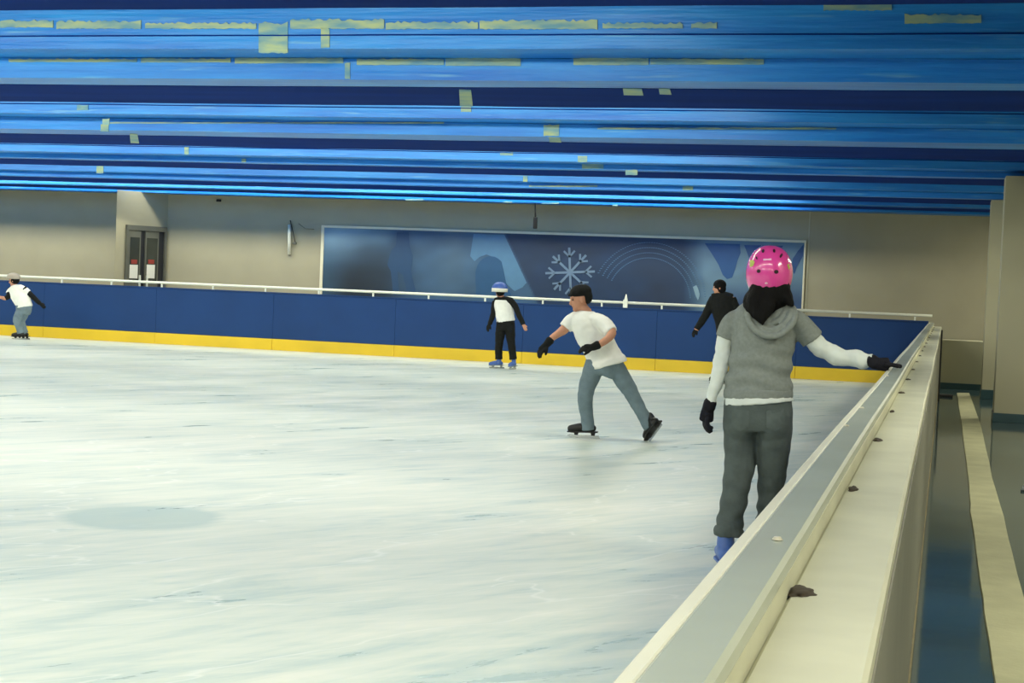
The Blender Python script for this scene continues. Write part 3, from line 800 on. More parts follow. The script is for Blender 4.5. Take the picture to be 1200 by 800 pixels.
M_skin = mat('skin', (196, 142, 116), 0.55, 0.35, var=0.08, scale=20)
M_black = mat('black_fabric', (26, 28, 28), 0.85, 0.2, var=0.3, scale=30)
M_hair = mat('black_hair', (9, 8, 9), 0.7, 0.2, var=0.4, scale=40, stretch=(8, 8, 0.6), bump=0.5, bscale=60)
M_jeans_d = mat('dark_grey_jeans', (88, 97, 96), 0.85, 0.2, var=0.22, scale=14, bump=0.15, bscale=120)
M_jeans = mat('blue_grey_jeans', (118, 136, 146), 0.85, 0.2, var=0.2, scale=10, bump=0.1, bscale=100)
M_grey = mat('heather_grey_jersey', (136, 142, 138), 0.9, 0.15, var=0.14, scale=60, bump=0.1, bscale=150)
M_whitef = mat('white_cotton', (240, 240, 234), 0.85, 0.2, var=0.07, scale=12)
M_greyw = mat('pale_grey_cotton', (222, 228, 224), 0.85, 0.2, var=0.08, scale=12)
M_glove = mat('navy_black_glove', (24, 24, 34), 0.8, 0.25, var=0.3, scale=40)
M_pink = mat('pink_helmet_shell', (226, 70, 156), 0.2, 0.6, var=0.05, scale=3, coat=0.5)
M_vent = mat('helmet_vent_dark', (40, 10, 28), 0.7, var=0.2)
M_stick = mat('yellow_green_sticker', (190, 196, 84), 0.5, var=0.2, scale=50)
M_skblue = mat('blue_skate_boot', (82, 116, 190), 0.4, 0.4, var=0.25, scale=14)
M_skgrey = mat('grey_skate_trim', (150, 160, 160), 0.5, var=0.1)
M_blade = mat('steel_blade', (190, 194, 196), 0.25, 0.5, metal=0.9, var=0.05)
M_skblack = mat('black_skate_boot', (28, 28, 28), 0.4, 0.4, var=0.2)
M_hblue = mat('blue_helmet_shell', (58, 92, 170), 0.3, 0.5, var=0.08)
M_hwhite = mat('white_helmet_band', (222, 220, 206), 0.4, var=0.05)
M_eye = mat('dark_eye', (26, 20, 18), 0.3)
M_lipm = mat('mouth_tone', (150, 92, 80), 0.6)

def head_mesh(bm, c, fwd, tilt_fwd=0.0, k_=1.0):
    """skull, jaw, nose, brow, chin, ears; c = head centre, fwd = facing direction"""
    f_ = Vector((fwd.x, fwd.y, 0)).normalized(); s_ = Vector((-f_.y, f_.x, 0)); up = Vector((0, 0, 1))
    q = Matrix.Rotation(tilt_fwd, 3, s_)
    def L(a, b, d): return c + q @ (f_*a*k_ + s_*b*k_ + up*d*k_)
    R3 = Matrix(((f_.x, s_.x, 0), (f_.y, s_.y, 0), (0, 0, 1)))
    R3 = q @ R3
    ball(bm, L(-0.012, 0, 0.03), 0.095*k_, 0.077*k_, 0.09*k_, R3)
    ball(bm, L(0.022, 0, -0.035), 0.066*k_, 0.06*k_, 0.075*k_, R3)
    ball(bm, L(0.06, 0, -0.085), 0.028*k_, 0.03*k_, 0.024*k_, R3)
    limb(bm, [(L(0.082, 0, 0.012), 0.010*k_, 0.010*k_), (L(0.094, 0, -0.012), 0.012*k_, 0.012*k_), (L(0.1, 0, -0.03), 0.015*k_, 0.013*k_)], 10)
    limb(bm, [(L(0.075, -0.04, 0.028), 0.011*k_, 0.011*k_), (L(0.084, 0, 0.026), 0.012*k_, 0.012*k_), (L(0.075, 0.04, 0.028), 0.011*k_, 0.011*k_)], 10)
    limb(bm, [(L(0.074, -0.018, -0.056), 0.009*k_, 0.009*k_), (L(0.082, 0, -0.056), 0.010*k_, 0.010*k_), (L(0.074, 0.018, -0.056), 0.009*k_, 0.009*k_)], 8)
    for s in (-1, 1): ball(bm, L(-0.008, s*0.078, -0.01), 0.02*k_, 0.011*k_, 0.032*k_, R3)
    return L, R3
def face_bits(parent_body, L, R3, k_=1.0):
    for s in (-1, 1):
        bm = bmesh.new(); ball(bm, L(0.074, s*0.032, 0.008), 0.009*k_, 0.013*k_, 0.008*k_, R3)
        link('eye', mesh_from(bm, 'eye', smooth=True), M_eye, parent_body)
    bm = bmesh.new(); ball(bm, L(0.083, 0, -0.057), 0.008*k_, 0.024*k_, 0.004*k_, R3)
    link('mouth', mesh_from(bm, 'mouth', smooth=True), M_lipm, parent_body)
def hand(bm, wrist, d, palm_n, k_=1.0, curl=0.35, spread=0.12, thumb_side=1, grow=0.0):
    """palm and five fingers; d = direction of the fingers, palm_n = direction the palm faces"""
    d = d.normalized(); pn = (palm_n - d*palm_n.dot(d)).normalized(); s_ = d.cross(pn).normalized()*thumb_side
    P_ = lambda a, b, c: wrist + (d*a + s_*b + pn*c)*k_
    limb(bm, dense([(P_(-0.02, 0, 0), 0.026*k_+grow, 0.022*k_+grow), (P_(0.03, 0, 0), 0.036*k_+grow, 0.016*k_+grow), (P_(0.075, 0, 0.002), 0.040*k_+grow, 0.014*k_+grow)], 3), 14)
    for i, (b, ln) in enumerate(((0.030, 0.070), (0.010, 0.079), (-0.011, 0.073), (-0.030, 0.057))):
        a0 = 0.08 - (0.004 if i in (0, 3) else 0); ang = curl*(0.8+0.12*i); pos = P_(a0-0.02, b*0.9, 0.0); lat = b*spread/0.03*0.3
        pts = [(pos, 0.0095*k_+grow, 0.0095*k_+grow)]
        cur = P_(a0, b, 0.0); th = ang*0.5; pts.append((cur, 0.0095*k_+grow, 0.0095*k_+grow))
        for sgl in (0.45, 0.32, 0.23):
            step = (d*math.cos(th) + pn*math.sin(th) + s_*lat)*ln*sgl*k_
            cur = cur+step; pts.append((cur, 0.0085*k_+grow, 0.0085*k_+grow)); th += ang
        limb(bm, pts, 10)
    pts = [(P_(0.015, 0.024, 0.004), 0.013*k_+grow, 0.013*k_+grow), (P_(0.04, 0.046, 0.012), 0.0115*k_+grow, 0.0115*k_+grow), (P_(0.066, 0.056, 0.022), 0.0095*k_+grow, 0.0095*k_+grow), (P_(0.084, 0.056, 0.032), 0.0085*k_+grow, 0.0085*k_+grow)]
    limb(bm, pts, 10)

# ============ skater in the pink helmet ============
G = Fig(8.1); s = G.s
gp = empty('person', (G.p(885, 650).x, 8.1, 0.0), 'skater in pink helmet and grey hoodie seen from behind, one hand on the barrier', 'person')
torso = [(903, 362, 0.0, 15, 0.055), (899, 368, 0.0, 30, 0.085), (896.5, 376, 0, 37.5, 0.105), (896, 388, 0, 37.5, 0.115), (894.5, 402, 0, 36, 0.118), (892, 416, 0, 35.5, 0.112), (890, 428, 0, 36, 0.110), (889, 444, 0, 37.5, 0.118), (888.5, 457, 0, 38.6, 0.125), (888.5, 466, 0, 38.8, 0.127)]
shl, elL, wrL = (858, 374), (847, 428), (833, 470)
armL = [(866, 373, 0, 12, 0.062), (856, 380, 0, 11.0, 0.058), (851, 392, 0.0, 9.6, 0.05), (847.5, 410, 0, 9.6, 0.045), (844.5, 428, -0.02, 9.4, 0.043), (839.5, 448, -0.03, 8.3, 0.038), (834, 466, -0.04, 6.6, 0.031), (831.5, 474, -0.04, 6.0, 0.028)]
armR = [(924, 374, 0, 12, 0.062), (937, 380, 0.0, 11.0, 0.058), (949, 394, 0.02, 10.2, 0.05), (962, 407, 0.04, 10.6, 0.047), (977, 415.5, 0.06, 10.6, 0.045), (993, 419.5, 0.06, 10.6, 0.043), (1010, 421.5, 0.05, 9.6, 0.038), (1023, 422, 0.04, 8.2, 0.034)]
legL = [(868, 495, 0.01, 20, 0.10), (868, 512, 0.01, 20, 0.10), (867.5, 530, 0.0, 18.6, 0.092), (866, 550, -0.01, 17.6, 0.085), (862.5, 570, -0.03, 16.2, 0.078), (859.5, 590, -0.05, 15.4, 0.074), (856, 606, -0.07, 15.2, 0.072), (854.5, 616, -0.09, 15.6, 0.074), (854, 624, -0.10, 15.6, 0.075)]
legR = [(908, 495, 0.01, 20, 0.10), (908, 512, 0.01, 19.6, 0.10), (906.5, 530, 0.03, 18.6, 0.092), (905, 550, 0.06, 17.2, 0.085), (903, 570, 0.09, 15.6, 0.078), (901, 590, 0.11, 13.6, 0.074), (899.5, 610, 0.12, 13.6, 0.072), (899, 624, 0.12, 14.4, 0.074)]
headc = G.p(902, 326, 0.02)
# the body under the clothes: one continuous mesh
bm = bmesh.new()
L_, R3_ = head_mesh(bm, headc, Vector((-0.15, 1, 0)))
limb(bm, [(G.p(904, 364), 0.052, 0.05), (G.p(903, 348), 0.048, 0.05), (G.p(902, 338), 0.046, 0.05)])
G.limb(bm, torso, -0.018)
G.limb(bm, [(888, 455, 0, 35, 0.10), (888, 474, 0, 35, 0.10), (888, 488, 0, 33, 0.09)], -0.02)
for a in (armL, armR): G.limb(bm, a, -0.010)
for a in (legL, legR): G.limb(bm, a, -0.026)
gripR = G.p(1027, 421.5, 0.03)
dR = Vector((1.0, 0.25, 0.0)).normalized()
hand(bm, G.p(830, 477.5, -0.04), Vector((-0.14, -0.02, -1)), Vector((0.85, 0.4, 0)), 0.84, 0.5, thumb_side=-1)
HZ = Z_CAP+0.020
wristR = Vector((gripR.x, gripR.y, Z_CAP+0.026))
hand(bm, wristR+Vector((-0.005, 0, 0)), dR, Vector((0, 0, -1)), 0.80, 0.10, thumb_side=1)
body = fuse(bm, 'body', 0.0065, 2, M_skin, gp); body['label'] = 'skin at the nape under the helmet'
face_bits(body, L_, R3_)
# white long-sleeved shirt: sleeves and hem
bm = bmesh.new(); G.limb(bm, armL[1:], 0.0, cap=False)
def slv(c): return 0.006*noise.noise(Vector((c.x*18, c.y*6, c.z*26)))+0.003*noise.noise(c*55)
fuse(bm, 'shirt_sleeve', 0.0065, 3, M_greyw, gp, slv)
bm = bmesh.new(); G.limb(bm, armR[2:], 0.0, cap=False)
def slv2(c):
    u_ = c.x*46+c.z*14
    return 0.0075*math.sin(u_*1.25+3*noise.noise(c*9))*max(0.2, min(1, (c.x+0.9)*2))+0.003*noise.noise(c*40)
fuse(bm, 'shirt_sleeve', 0.0065, 3, M_greyw, gp, slv2)
bm = bmesh.new(); G.limb(bm, [(888.5, 458, 0, 38.6, 0.124), (888.5, 465, 0, 39.4, 0.132), (889, 472.5, 0, 40.6, 0.140)], 0.002, cap=False)
fuse(bm, 'shirt_hem', 0.008, 2, M_greyw, gp)
# hoodie
bm = bmesh.new(); G.limb(bm, torso, 0.004, cap=False, seg=28)
G.limb(bm, [(876, 371, 0, 10, 0.06), (862, 376, 0, 12.2, 0.062), (854, 385, 0, 11.4, 0.057), (849.5, 396, 0, 10.6, 0.053)], 0.004, cap=False)
G.limb(bm, [(918, 371, 0, 10, 0.06), (932, 376, 0, 12.2, 0.062), (944, 388, 0.02, 13.0, 0.06), (952.5, 398, 0.03, 13.2, 0.058)], 0.004, cap=False)
def hood_folds(c):
    z = c.z; base = 0.0035*noise.noise(Vector((c.x*9, c.y*9, c.z*14)))
    lo = math.exp(-((z-1.02)/0.10)**2)
    return base + 0.009*lo*math.sin(z*80+6*noise.noise(Vector((c.x*4, 0, z*3)))+c.x*9)
hoodie = fuse(bm, 'hoodie', 0.0075, 3, M_grey, gp, hood_folds)
# rib band at the bottom of the hoodie
bm = bmesh.new(); G.limb(bm, [(888.5, 455.5, 0, 38.9, 0.128), (888.5, 461, 0, 39.3, 0.130), (888.5, 466.5, 0, 39.0, 0.128)], 0.005, cap=False, seg=28)
fuse(bm, 'rib_band', 0.007, 2, M_grey, hoodie)
# hood lying on the back
bm = bmesh.new()
def U(lst, dy, r): limb(bm, dense([(G.p(a, b, dy+c), r, r*0.9) for a, b, c in lst], 5), 12)
U([(879, 360, 0.06), (876, 366, -0.01), (880, 380, -0.03), (892, 391, -0.045), (907, 394, -0.045), (921, 388, -0.03), (931, 374, -0.01), (930, 362, 0.06)], -0.10, 0.017)
U([(882, 359, 0.06), (881, 366, 0.01), (886, 377, -0.015), (896, 385, -0.03), (908, 386, -0.03), (919, 380, -0.015), (926, 369, 0.0), (926, 360, 0.06)], -0.095, 0.016)
U([(887, 360, 0.06), (887, 366, 0.02), (892, 374, 0.0), (900, 379, -0.01), (910, 377, -0.01), (918, 370, 0.0), (921, 360, 0.05)], -0.085, 0.016)
U([(893, 366, 0.03), (900, 372, 0.02), (909, 370, 0.02), (914, 362, 0.04)], -0.09, 0.02)
limb(bm, dense([(G.p(880, 362, 0.08), 0.02, 0.02), (G.p(892, 357, 0.11), 0.02, 0.02), (G.p(905, 356, 0.12), 0.02, 0.02), (G.p(918, 357, 0.11), 0.02, 0.02), (G.p(929, 362, 0.08), 0.02, 0.02)], 3), 12)
fuse(bm, 'hood', 0.005, 2, M_grey, hoodie, folds(0.003, 20, 20, 3))
# jeans
bm = bmesh.new()
G.limb(bm, [(888.5, 465, 0, 38.0, 0.122), (888, 478, 0, 39.6, 0.130), (888, 492, 0, 40.2, 0.130), (888, 504, 0, 39.6, 0.120)], 0.002, cap=False, seg=28)
G.limb(bm, [(869, 488, -0.04, 19, 0.085), (869, 500, -0.04, 18, 0.08), (869, 510, -0.02, 17, 0.07)], 0.0)
G.limb(bm, [(907, 488, -0.04, 19, 0.085), (907, 500, -0.04, 18, 0.08), (907, 510, -0.02, 17, 0.07)], 0.0)
G.limb(bm, legL, 0.001, cap=False); G.limb(bm, legR, 0.001, cap=False)
def jf(c):
    low = max(0, 0.55-c.z)*1.6
    return 0.003*noise.noise(c*13)+ (0.003+0.007*low)*math.sin(c.z*(60)+5*noise.noise(c*6))*(0.4+low) 
jeans = fuse(bm, 'jeans', 0.0085, 3, M_jeans_d, gp, jf)
M_pock = mat('jeans_pocket', (92, 101, 100), 0.85, 0.2, var=0.2, scale=20)
patch('back_pocket', jeans, [(858, 479), (878, 481), (878, 500), (868, 505), (858, 500)], M_pock, jeans, 0.004)
patch('back_pocket', jeans, [(898, 481), (918, 479), (918, 500), (908, 505), (898, 500)], M_pock, jeans, 0.004)
bm = bmesh.new(); G.limb(bm, [(854.5, 617, -0.095, 15.4, 0.076), (854, 622, -0.10, 16.8, 0.08), (854, 627, -0.10, 16.0, 0.078)], 0.002, cap=False)
fuse(bm, 'jeans_cuff', 0.007, 1, M_jeans_d, jeans, folds(0.006, 30, 40, 9))
# gloves
bm = bmesh.new()
limb(bm, dense([(G.p(832.5, 471, -0.04), 0.034, 0.034), (G.p(830.5, 478, -0.04), 0.034, 0.03)], 2), 14)
hand(bm, G.p(830, 477.5, -0.04), Vector((-0.14, -0.02, -1)), Vector((0.85, 0.4, 0)), 0.86, 0.5, thumb_side=-1, grow=0.004)
fuse(bm, 'glove', 0.0045, 2, M_glove, gp)
bm = bmesh.new()
limb(bm, dense([(G.p(1021, 422, 0.04), 0.034, 0.034), (wristR, 0.034, 0.026)], 2), 14)
hand(bm, wristR+Vector((-0.005, 0, 0)), dR, Vector((0, 0, -1)), 0.82, 0.10, thumb_side=1, grow=0.004)
gl = fuse(bm, 'glove', 0.0045, 2, M_glove, gp)
patch('glove_badge', gl, oval(1033.5, 420, 2.6, 2.8, 8), mat('glove_badge', (150, 82, 70), 0.7), gl, 0.003)
# hair
bm = bmesh.new()
limb(bm, dense([(G.p(902, 332, -0.02), 0.105, 0.10), (G.p(902, 342, -0.03), 0.102, 0.095), (G.p(902, 350, -0.03), 0.10, 0.085), (G.p(901, 356, -0.03), 0.085, 0.07)], 2), 18)
limb(bm, dense([(G.p(890, 340, -0.07), 0.05, 0.05), (G.p(886, 352, -0.09), 0.052, 0.05), (G.p(888, 362, -0.11), 0.048, 0.042), (G.p(891, 371, -0.13), 0.034, 0.03), (G.p(893.5, 379, -0.14), 0.010, 0.012)], 3), 14)
limb(bm, dense([(G.p(898, 345, -0.09), 0.05, 0.04), (G.p(897, 358, -0.12), 0.05, 0.035), (G.p(896, 368, -0.13), 0.032, 0.028), (G.p(894.5, 376, -0.14), 0.012, 0.012)], 3), 14)
limb(bm, dense([(G.p(882, 344, -0.05), 0.03, 0.03), (G.p(877, 354, -0.08), 0.030, 0.028), (G.p(878, 364, -0.12), 0.016, 0.014)], 3), 10)
limb(bm, dense([(G.p(918, 342, -0.05), 0.04, 0.04), (G.p(923, 350, -0.07), 0.032, 0.03), (G.p(929, 358, -0.09), 0.012, 0.010)], 3), 10)
fuse(bm, 'hair', 0.0065, 2, M_hair, gp, lambda c: 0.0045*noise.noise(Vector((c.x*60, c.y*60, c.z*6))))
# helmet
hc = G.p(901.5, 320, 0.0)
def helmet(center, rx, ry, rz, fwd, m, parent, low=-0.55, name='helmet', dip=0.12):
    f_ = Vector((fwd.x, fwd.y, 0)).normalized(); s_ = Vector((-f_.y, f_.x, 0)); up = Vector((0, 0, 1))
    bm = bmesh.new(); nu, nv = 40, 18; rows = []
    for layer, kq in ((0, 1.0), (1, 0.93)):
        rr = []
        for j in range(1, nv+1):
            row = []
            for i in range(nu):
                a = 2*PI*i/nu
                endphi = math.acos(low + dip*math.cos(2*a)*-0.35)   # rim dips at the back and over the ears
                ph = endphi*j/nv
                sx = abs(math.sin(ph))**0.85
                row.append(bm.verts.new(center + f_*(math.cos(a)*sx*ry*kq) + s_*(math.sin(a)*sx*rx*kq) + up*(math.cos(ph)*rz*kq)))
            rr.append(row)
        t = bm.verts.new(center+up*rz*kq)
        for i in range(nu):
            bm.faces.new((t, rr[0][i], rr[0][(i+1) % nu]))
            for j in range(nv-1): bm.faces.new((rr[j][i], rr[j+1][i], rr[j+1][(i+1) % nu], rr[j][(i+1) % nu]))
        rows.append(rr)
    for i in range(nu): bm.faces.new((rows[0][-1][i], rows[1][-1][i], rows[1][-1][(i+1) % nu], rows[0][-1][(i+1) % nu]))
    return link(name, mesh_from(bm, name, smooth=True), m, parent)
hm = helmet(hc, 0.1185, 0.138, 0.142, Vector((-0.15, 1, 0)), M_pink, gp, -0.62)
for (x, y, a, b, r_) in ((889.2, 317.6, 2.3, 2.2, 0), (909.6, 318.4, 2.6, 2.4, 0), (894.3, 294.2, 1.5, 2.2, 0.2), (907.2, 294.0, 1.5, 2.2, -0.2), (915.2, 299.6, 1.3, 2.9, 0.5), (886.8, 302.3, 0.9, 2.0, -0.4)):
    patch('vent_hole', hm, oval(x, y, a, b, 12, r_), M_vent, hm, 0.0015)
patch('sticker', hm, [(879, 305), (882.5, 304.5), (884.6, 307), (883, 311.5), (879, 313)], M_stick, hm, 0.0015)
patch('sticker', hm, [(922.3, 310), (924.3, 309), (925.6, 314), (924, 316)], M_stick, hm, 0.0015)
patch('pale_strip', hm, [(894.5, 303.2), (904, 302.8), (904, 305), (894.5, 305.4)], mat('pale_strip_tone', (240, 190, 220), 0.4), hm, 0.0015)  # small pale strip on the upper shell
patch('painted_glint', hm, oval(898, 331.6, 1.8, 1.3, 8), mat('painted_glint_tone', (236, 180, 206), 0.4), hm, 0.0015)  # highlight on the shell painted as a pale dot
bm = bmesh.new(); bm_tube(bm, [G.p(924.5, 333, -0.0), G.p(924, 340, 0.02), G.p(921, 347, 0.05)], 0.007, 8); link('chin_strap', mesh_from(bm, 'chin_strap', smooth=True), M_black, hm)
# skates
ankL = Vector((G.p(851, 632, -0.10).x, 8.1-0.12, 0.215))
sk = skate(gp, ankL, Vector((-0.22, 1, 0)), M_skblue, M_blade, 0.29, 'skate', M_skblue, pitch=0.0)
ankR = Vector((G.p(899, 624, 0.12).x, 8.22, 0.205))
skate(gp, ankR, Vector((0.1, 1, 0)), M_skblue, M_blade, 0.27, 'skate', M_skblue)

# ============ generic far skater ============
def far_person(y0, root_px, label, sp):
    g = Fig(y0)
    rt = on_y(root_px, 430, y0)
    e_ = empty('person', (rt.x, y0, 0.0), label, 'person')
    k_ = sp.get('k', 1.0)
    vox = 0.011
    # continuous body
    bm = bmesh.new()
    hcx, hcy, hdy = sp['head']
    hc_ = g.p(hcx, hcy, hdy)
    L2, R2 = head_mesh(bm, hc_, sp['face'], sp.get('nod', 0.0), k_)
    nx, ny = sp['neck']
    limb(bm, [(g.p(nx, ny, sp.get('neckdy', 0)), 0.05*k_, 0.05*k_), (hc_+Vector((0, 0, -0.05*k_)), 0.045*k_, 0.047*k_)])
    g.limb(bm, [(a, b, c, hw*0.86, hd*0.8) for a, b, c, hw, hd in sp['torso']], -0.012)
    for q in ('armL', 'armR'): g.limb(bm, [(a, b, c, hw*(0.82 if i_ < 2 else 1), hd*(0.8 if i_ < 2 else 1)) for i_, (a, b, c, hw, hd) in enumerate(sp[q])], -0.006)
    for q in ('legL', 'legR'): g.limb(bm, sp[q][:-1], -0.012)
    for q, hd in (('armL', sp['handL']), ('armR', sp['handR'])):
        a = sp[q][-1]; b = sp[q][-2]
        w1 = g.p(a[0], a[1], a[2]); w0 = g.p(b[0], b[1], b[2])
        hand(bm, w1, (w1-w0) if hd is None else hd, Vector((0.2, 0.6, -0.6)), 0.85*k_, 0.4)
    bd = fuse(bm, 'body', 0.0075, 1, M_skin, e_)
    face_bits(bd, L2, R2, k_)
    for (nm, tubes, m, amp) in sp['clothes']:
        bm = bmesh.new()
        for t in tubes: g.limb(bm, t, 0.003, cap=False)
        fuse(bm, nm, vox, 2, m, e_, folds(amp, 9, 12, len(nm)))
    for q, hd in (('armL', sp['handL']), ('armR', sp['handR'])):
        mm = sp['glove'+q[-1]]
        if mm is None: continue
        a = sp[q][-1]; b = sp[q][-2]
        w1 = g.p(a[0], a[1], a[2]); w0 = g.p(b[0], b[1], b[2])
        bm = bmesh.new(); hand(bm, w1, (w1-w0) if hd is None else hd, Vector((0.2, 0.6, -0.6)), 0.9*k_, 0.4, grow=0.004)
        limb(bm, [(w1-(w1-w0).normalized()*0.06*k_, 0.042*k_, 0.04*k_), (w1, 0.034*k_, 0.03*k_)])
        fuse(bm, 'glove', 0.0065, 1, mm, e_)
    for (px, py, td, pitch, lift) in sp['skates']:
        gr = on_y(px, py, y0+lift[0])
        skate(e_, Vector((gr.x, y0+lift[0], 0.2*sp.get('sk', 1.0)+lift[1])), td, sp['boot'], M_blade, 0.27*sp.get('sk', 1.0), 'skate', sp.get('sole', M_skblack), pitch)
    return e_, g, L2, R2, hc_

# ============ man in the white tee (striding left) ============
ym = on_z(683, 513, 0).y+0.02
tor = [(688, 364, 0, 8, 0.06), (688, 370, 0, 17, 0.09), (690, 380, 0, 20.5, 0.115), (695, 392, 0, 20.5, 0.12), (701, 404, 0, 20, 0.12), (707, 416, 0, 20.5, 0.125), (711, 424, 0, 21.5, 0.13)]
aL = [(676, 371, 0.02, 8, 0.06), (668, 378, 0.0, 7.5, 0.055), (661, 386, -0.03, 6.6, 0.05), (654, 391, -0.06, 5.4, 0.042), (647, 396, -0.1, 4.8, 0.037), (640, 404, -0.13, 4.2, 0.03)]
aR = [(706, 374, -0.05, 8, 0.06), (713, 382, -0.1, 7.6, 0.055), (717, 390, -0.15, 6.4, 0.047), (712, 397, -0.2, 5.4, 0.042), (703, 403, -0.23, 4.8, 0.037), (694, 407, -0.25, 4.0, 0.03)]
lL = [(698, 424, 0, 12, 0.1), (693, 440, -0.02, 11.2, 0.09), (687, 456, -0.04, 9.6, 0.075), (686, 472, -0.02, 8.4, 0.066), (688, 488, 0, 7.6, 0.062), (689, 498, 0.0, 7.8, 0.066), (689.5, 504, 0.0, 8.0, 0.068)]
lR = [(716, 424, 0.03, 12, 0.1), (726, 438, 0.05, 11, 0.09), (736, 454, 0.06, 9.4, 0.075), (745, 470, 0.07, 8.2, 0.066), (753, 485, 0.08, 7.4, 0.062), (759, 496, 0.09, 7.6, 0.064), (762, 501, 0.09, 7.6, 0.064)]
spm = dict(head=(680, 350.5, 0.0), face=Vector((-1, -0.35, 0)), nod=0.22, neck=(688, 366), torso=tor, armL=aL, armR=aR, legL=lL, legR=lR, handL=None, handR=Vector((-1, 0, -0.15)),
  gloveL=M_black, gloveR=M_black, boot=M_skblack,
  clothes=[('t_shirt', [tor, [(680, 371, 0.02, 8.5, 0.065), (670, 376, 0.0, 8.6, 0.062), (662.5, 384.5, -0.025, 8.0, 0.058)], [(696, 374, -0.03, 8.4, 0.07), (707, 378.5, -0.07, 8.8, 0.068), (717, 389, -0.14, 7.8, 0.055)], [(711, 422, 0, 22.6, 0.14), (713, 429, 0, 23.6, 0.145)]], M_whitef, 0.008),
           ('jeans', [[(708, 420, 0, 20, 0.12), (706, 432, 0, 20.5, 0.12), (704, 438, 0, 18, 0.1)], lL, lR], M_jeans, 0.006)],
  skates=[(688.5, 500, Vector((-1, -0.1, 0)), 0.0, (0.0, 0.0)), (760, 499, Vector((-0.6, 0.6, 0)), 0.75, (0.1, 0.04))])
em, gm, Lm, Rm, hcm = far_person(ym, 715, 'man in white tee and jeans with a black cap striding left over the ice', spm)
bm = bmesh.new()
ball(bm, Lm(-0.016, 0, 0.066), 0.106, 0.09, 0.074, Rm)
ball(bm, Lm(-0.062, 0, 0.02), 0.06, 0.08, 0.078, Rm)
limb(bm, [(Lm(0.075, -0.04, 0.055), 0.012, 0.012), (Lm(0.098, 0, 0.055), 0.016, 0.014), (Lm(0.075, 0.04, 0.055), 0.012, 0.012)], 8)
fuse(bm, 'knit_cap', 0.007, 2, M_black, em)

# ============ child in a blue and white helmet ============
yc = on_z(592, 432, 0).y
tor = [(590, 348.5, 0, 4.5, 0.05), (590, 351.5, 0, 10, 0.075), (590, 357, 0, 11.4, 0.09), (591, 365, 0, 10.6, 0.09), (592, 372, 0, 10.4, 0.09), (593, 377, 0, 10.6, 0.095)]
aL = [(581, 353, 0, 4, 0.05), (579, 359, 0, 3.5, 0.045), (578, 367, -0.03, 3.2, 0.04), (576, 374, -0.06, 3.0, 0.036), (573.5, 380, -0.08, 2.6, 0.03)]
aR = [(599, 353, 0, 4, 0.05), (604, 359, 0, 3.5, 0.045), (607, 367, -0.03, 3.2, 0.04), (611, 375, -0.06, 3.0, 0.036), (613.5, 380.5, -0.08, 2.6, 0.03)]
lL = [(588, 378, 0, 6.4, 0.085), (586.5, 388, 0, 6.0, 0.08), (585.5, 398, 0, 5.2, 0.07), (584.5, 408, 0, 4.4, 0.062), (584.5, 416, 0, 4.4, 0.062), (584.5, 421, 0, 4.6, 0.064)]
lR = [(597, 378, 0, 6.4, 0.085), (598, 388, 0, 6.0, 0.08), (598.5, 398, 0, 5.2, 0.07), (600, 408, 0, 4.4, 0.062), (600.8, 416, 0, 4.4, 0.062), (601.5, 421, 0, 4.6, 0.064)]
spc = dict(head=(585.5, 341, 0), face=Vector((-0.7, 0.75, 0)), nod=0.1, neck=(589, 349), torso=tor, armL=aL, armR=aR, legL=lL, legR=lR, handL=None, handR=None, k=0.88, sk=0.92,
  gloveL=M_black, gloveR=None, boot=M_skblue, sole=M_skgrey,
  clothes=[('dark_sweater', [aL, aR, [(590, 350, 0, 6, 0.055), (590, 353, 0, 10.4, 0.075)], [(580, 353, 0, 4.2, 0.055), (590, 350.5, 0, 4, 0.06), (600, 353, 0, 4.2, 0.055)]], M_black, 0.004), ('white_vest', [tor[1:], [(590, 352, 0, 9, 0.08), (591, 364, 0, 11, 0.1), (593, 377, 0, 11.2, 0.105)]], M_whitef, 0.006),
           ('black_trousers', [[(592.5, 374, 0, 10.4, 0.1), (592.5, 382, 0, 10.8, 0.1), (592.5, 387, 0, 9.8, 0.09)], lL, lR], M_black, 0.006)],
  skates=[(584.5, 420, Vector((-0.75, -0.5, 0)), 0.0, (0.0, 0.0)), (602, 420, Vector((-0.2, -1, 0)), 0.0, (0.0, 0.0))])
ec, gc, Lc, Rc, hcc = far_person(yc, 592, 'child in white vest and blue striped helmet standing near the far barrier', spc)
hb = helmet(Lc(-0.005, 0, 0.035), 0.128, 0.155, 0.125, Vector((-0.7, 0.75, 0)), M_hblue, ec, -0.1, dip=0.0)
bm = bmesh.new()
f_ = Vector((-0.7, 0.75, 0)).normalized(); s_ = Vector((-f_.y, f_.x, 0))
cc = Lc(-0.005, 0, 0.02)
ring = [cc + f_*math.cos(a)*0.158 + s_*math.sin(a)*0.131 for a in [i*2*PI/28 for i in range(28)]]
vv = [[bm.verts.new(p+Vector((0, 0, z))) for p in ring] for z in (-0.032, 0.03)]
ri = [[bm.verts.new(cc+(p-cc)*0.9+Vector((0, 0, z))) for p in ring] for z in (-0.032, 0.03)]
for i in range(28):
    j_ = (i+1) % 28
    bm.faces.new((vv[0][i], vv[0][j_], vv[1][j_], vv[1][i])); bm.faces.new((ri[0][i], ri[1][i], ri[1][j_], ri[0][j_]))
    bm.faces.new((vv[1][i], vv[1][j_], ri[1][j_], ri[1][i])); bm.faces.new((vv[0][i], ri[0][i], ri[0][j_], vv[0][j_]))
link('helmet_band', mesh_from(bm, 'helmet_band', smooth=True), M_hwhite, hb)
bm = bmesh.new(); ball(bm, Lc(-0.03, 0, -0.01), 0.09*0.9, 0.088*0.9, 0.09*0.9, Rc); fuse(bm, 'hair', 0.009, 1, M_hair, ec)

